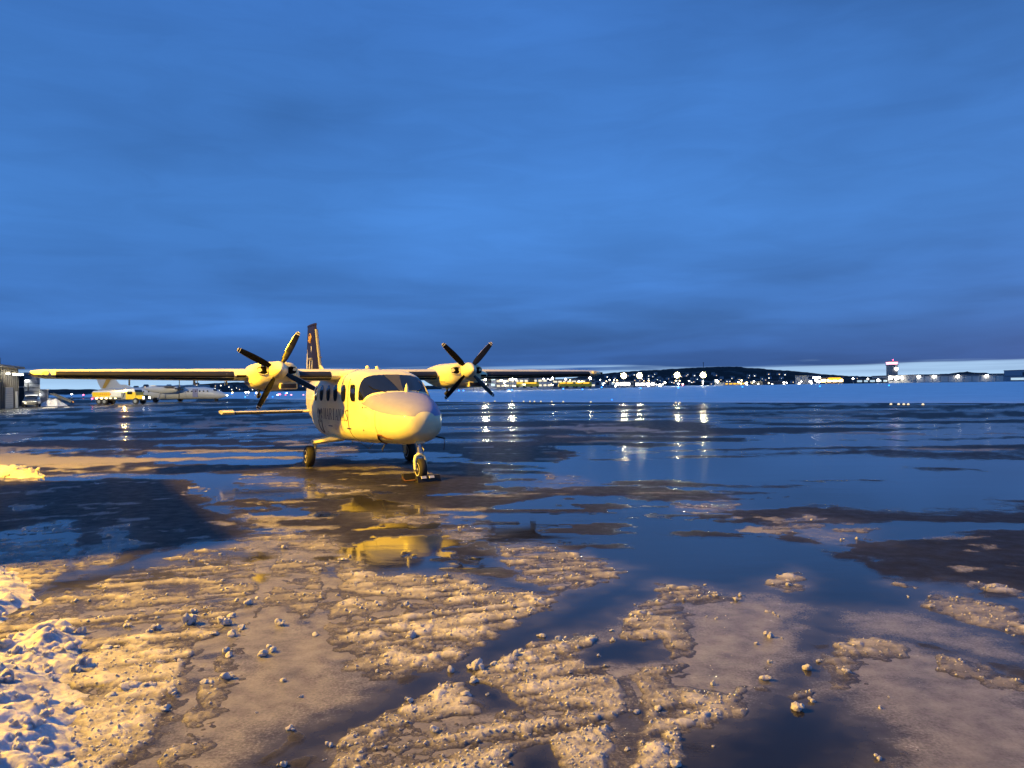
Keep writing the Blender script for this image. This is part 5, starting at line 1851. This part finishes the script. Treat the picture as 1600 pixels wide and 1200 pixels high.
# ------------------------------------------------------------------ hangar row on the left with wall lamps
a, c = at(-60, 640, 78), at(29, 637, 100)
ang = math.atan2(c.y - a.y, c.x - a.x)
lw = math.hypot(c.x - a.x, c.y - a.y)
hg = empty('hangar', (a.x, a.y, 0), ang, 'dark ribbed hangar with a row of wall lamps at the far left', 'hangar')
MB().box((lw / 2, 9, 2.6), (lw, 18, 5.2)).build('wall', 'siding', hg)
MB().box((lw / 2, 8.8, 5.33), (lw + .6, 19, .26)).build('roof', 'roof', hg)
MB().box((lw - 8, 6, 6.05), (15.9, 8, 1.3)).build('upper_block', 'dark', hg)
for k in range(24):
    MB().box((lw * (k + .5) / 24, -.06, 2.5), (.12, .12, 4.9)).build('siding_rib', 'siding', hg)
for k in range(5):
    u_ = (-14, 5, 15, 22, 27)[k]
    d_ = at(u_, 600, 1.0)
    f = (a.x - d_.x * a.y) / (d_.x * (c.y - a.y) - (c.x - a.x))
    hd = MB().box((lw * f, -.5, 4.55), (.3, .5, .14)).build('wall_lamp', 'dgrey', hg)
    MB().box((lw * f, -.52, 4.40), (.22, .34, .14)).build('lamp_glass', 'l_white', hd)
    wl_ = bpy.data.lights.new('wall_lamp_light', 'SPOT')
    wl_.energy = 220
    wl_.color = (1, .95, .68)
    wl_.spot_size = R(140)
    wl_.shadow_soft_size = .2
    q = bpy.data.objects.new('wall_lamp_light', wl_)
    COL.objects.link(q)
    q.parent = hg
    q.location = (lw * f, -1.3, 4.22)
    q.rotation_euler = (R(-42), 0, 0)
# added floodlight, out of view on the eaves, to brighten truck and airliner
hd = MB().box((lw * .40, -.6, 5.0), (.5, .5, .4)).build('eaves_floodlight', 'dgrey', hg, bevel=.02)
MB().box((lw * .40 + .26, -.6, 5.0), (.02, .42, .32)).build('lamp_glass', 'l_white', hd)
fl2 = bpy.data.lights.new('eaves_flood', 'SPOT')
fl2.energy = 42000
fl2.color = (1, .86, .55)
fl2.spot_size = R(70)
fl2.spot_blend = .6
fl2.shadow_soft_size = .25
q = bpy.data.objects.new('eaves_flood', fl2)
COL.objects.link(q)
q.parent = hg
q.location = (lw * .40 + .4, -.75, 5.0)
_src = Matrix.Translation(hg.location) @ Matrix.Rotation(ang, 4, 'Z') @ Vector(q.location)
_dir = Matrix.Rotation(-ang, 3, 'Z') @ (Vector((-58, 122, 1.6)) - _src)
q.rotation_euler = _dir.to_track_quat('-Z', 'Y').to_euler()
rd = MB().box((lw * .77, -.14, 1.35), (3.6, .1, 2.7)).build('roller_door', 'palewall', hg)
for k in range(9):
    MB().box((lw * .77, -.2, .2 + k * .29), (3.6, .05, .05)).build('door_slat', 'grey', rd)
MB().box((lw * .93, -.14, 1.1), (1.1, .1, 2.2)).build('door', 'palewall', hg)
h2 = empty('annex_building', at(31, 637, 112).xy.to_3d(), R(33), 'dark low annex with an arched entrance between hangar and grey block', 'building')
MB().box((0, 6, 2.4), (2.2, 12, 4.8)).build('wall', 'dark', h2)
MB().loft([[Vector((0 + 1.05 * math.cos(t), y_, 3.6 + .8 * math.sin(t))) for t in np.linspace(0, math.pi, 13)] for y_ in (-.3, -.02)], False, 0, False).build('arch', 'bluegrey', h2)
MB().box((0, -.1, 2.9), (1.9, .12, .2)).build('door_header', 'palewall', h2)
h3 = empty('grey_block', at(50, 637, 110).xy.to_3d(), R(32), 'blue-grey clad block with one wall lamp behind the parked car', 'building')
MB().box((0, 5, 2.5), (1.9, 10, 5.0)).build('wall', 'bluegrey', h3)
for k in range(8):
    MB().box((0, -.04, .4 + k * .6), (1.9, .06, .04)).build('cladding_joint', 'dgrey', h3)
MB().box((.98, -.06, 2.5), (.10, .14, 5.0)).build('corner_trim', 'palewall', h3)
hd = MB().box((-.55, -.3, 3.95), (.5, .5, .2)).build('wall_lamp', 'dgrey', h3)
MB().box((-.55, -.32, 3.80), (.46, .44, .12)).build('lamp_glass', 'l_white', hd)
MB().box((-.45, -.07, 2.9), (.16, .1, 1.2)).build('window', 'dark', h3)
h4 = empty('low_shed', at(65, 636, 115).xy.to_3d(), R(31), 'low grey shed with a lamp right of the blue-grey block', 'building')
MB().box((0, 3, 1.2), (1.7, 6, 2.4)).build('wall', 'bluegrey', h4)
MB().box((0, 3, 2.46), (2.0, 6.4, .15)).build('roof', 'carwhite', h4)
MB().box((-.4, -.2, 1.7), (.5, .2, .25)).build('wall_lamp', 'l_white', h4)
q = bpy.data.lights.new('grey_block_light', 'SPOT')
q.energy = 90
q.color = (1, .95, .72)
q.spot_size = R(150)
q.shadow_soft_size = .2
qo = bpy.data.objects.new('grey_block_light', q)
COL.objects.link(qo)
qo.parent = h3
qo.location = (-.55, -.6, 3.7)

# parked car seen from the front
p = at(49.5, 635.5, 103)
cr_ = empty('parked_car', (p.x, 103, 0), R(-64), 'dark car with a snow-white roof parked in front of the grey block', 'car')
body = [[Vector((x_, w_ * math.copysign(abs(math.cos(t)) ** .5, math.cos(t)), z0 + (z1 - z0) * (.5 + .5 * math.copysign(abs(math.sin(t)) ** .5, math.sin(t))))) for t in np.linspace(0, 2 * math.pi, 25)[:-1]]
        for x_, w_, z0, z1 in ((2.2, .80, .38, .80), (2.1, .88, .30, .95), (1.2, .92, .28, 1.08), (-1.6, .93, .28, 1.12), (-2.1, .90, .32, 1.05), (-2.2, .82, .4, .95))]
MB().loft(body).build('body', 'car', cr_, True, sharp=50)
cab = [[Vector((x_, w_ * math.copysign(abs(math.cos(t)) ** .5, math.cos(t)), 1.0 + h_ * max(0, math.sin(t)) ** .5)) for t in np.linspace(0, math.pi, 15)] for x_, w_, h_ in ((1.15, .82, .06), (.45, .78, .58), (-.4, .78, .68), (-1.6, .78, .62), (-2.0, .80, .10))]
MB().loft(cab, False, 0, False).build('cabin', 'glass', cr_, True, sharp=50)
MB().loft([[Vector((x_, w_ * math.cos(t), z_ + .08 * max(0, math.sin(t)))) for t in np.linspace(0, math.pi, 13)] for x_, w_, z_ in ((.62, .66, 1.50), (.35, .74, 1.60), (-.4, .76, 1.67), (-1.6, .74, 1.61))], False, 0, False).build('snowy_roof', 'carwhite', cr_, True)
for k in (-1, 1):
    MB().box((2.16, k * .62, .76), (.08, .34, .15)).build('headlight', 'offwhite', cr_, bevel=.02)
    for x_ in (1.4, -1.35):
        MB().lathe([(-.11, .2), (-.11, .30), (0, .33), (.11, .30), (.11, .2)], (x_, k * .80, .33), 'y', 16).build('wheel', 'rubber', cr_, True)
MB().box((2.18, 0, .62), (.06, .7, .16)).build('grille', 'dark', cr_)

# belt loader half buried in a heap of snow beside the shed
pc = at(82, 633.5, 108)
snow_bank('snow_heap', [(pc.x - 1.6, 107.0), (pc.x + 1.3, 107.0), (pc.x + 1.5, 109), (pc.x - 1.5, 109.5)], .95, .12, 'heap of snow beside the belt loader at the far left', 171, .9)
bl2 = empty('belt_loader', (pc.x, 109.8, 0), R(4), 'dark belt loader with its conveyor sloping down over the snow heap', 'belt loader')
MB().box((.3, 0, 1.15), (3.2, .7, .14), rot=Matrix.Rotation(R(24), 3, 'Y')).build('conveyor', 'dark', bl2)
for k in (-1, 1):
    MB().box((.3, k * .38, 1.24), (3.2, .06, .16), rot=Matrix.Rotation(R(24), 3, 'Y')).build('side_rail', 'dgrey', bl2)
MB().box((-.8, 0, .75), (1.4, 1.2, .8), taper=.9).build('chassis', 'dgrey', bl2, bevel=.05)
for x_ in (-1.2, -.3):
    for k in (-1, 1):
        MB().lathe([(-.1, .2), (-.1, .32), (.1, .32), (.1, .2)], (x_, k * .6, .32), 'y', 14).build('wheel', 'rubber', bl2)
MB().lathe([(-.1, .02), (0, .1), (.1, .02)], (1.85, 0, .55), 'x', 8).build('end_roller', 'orange', bl2)
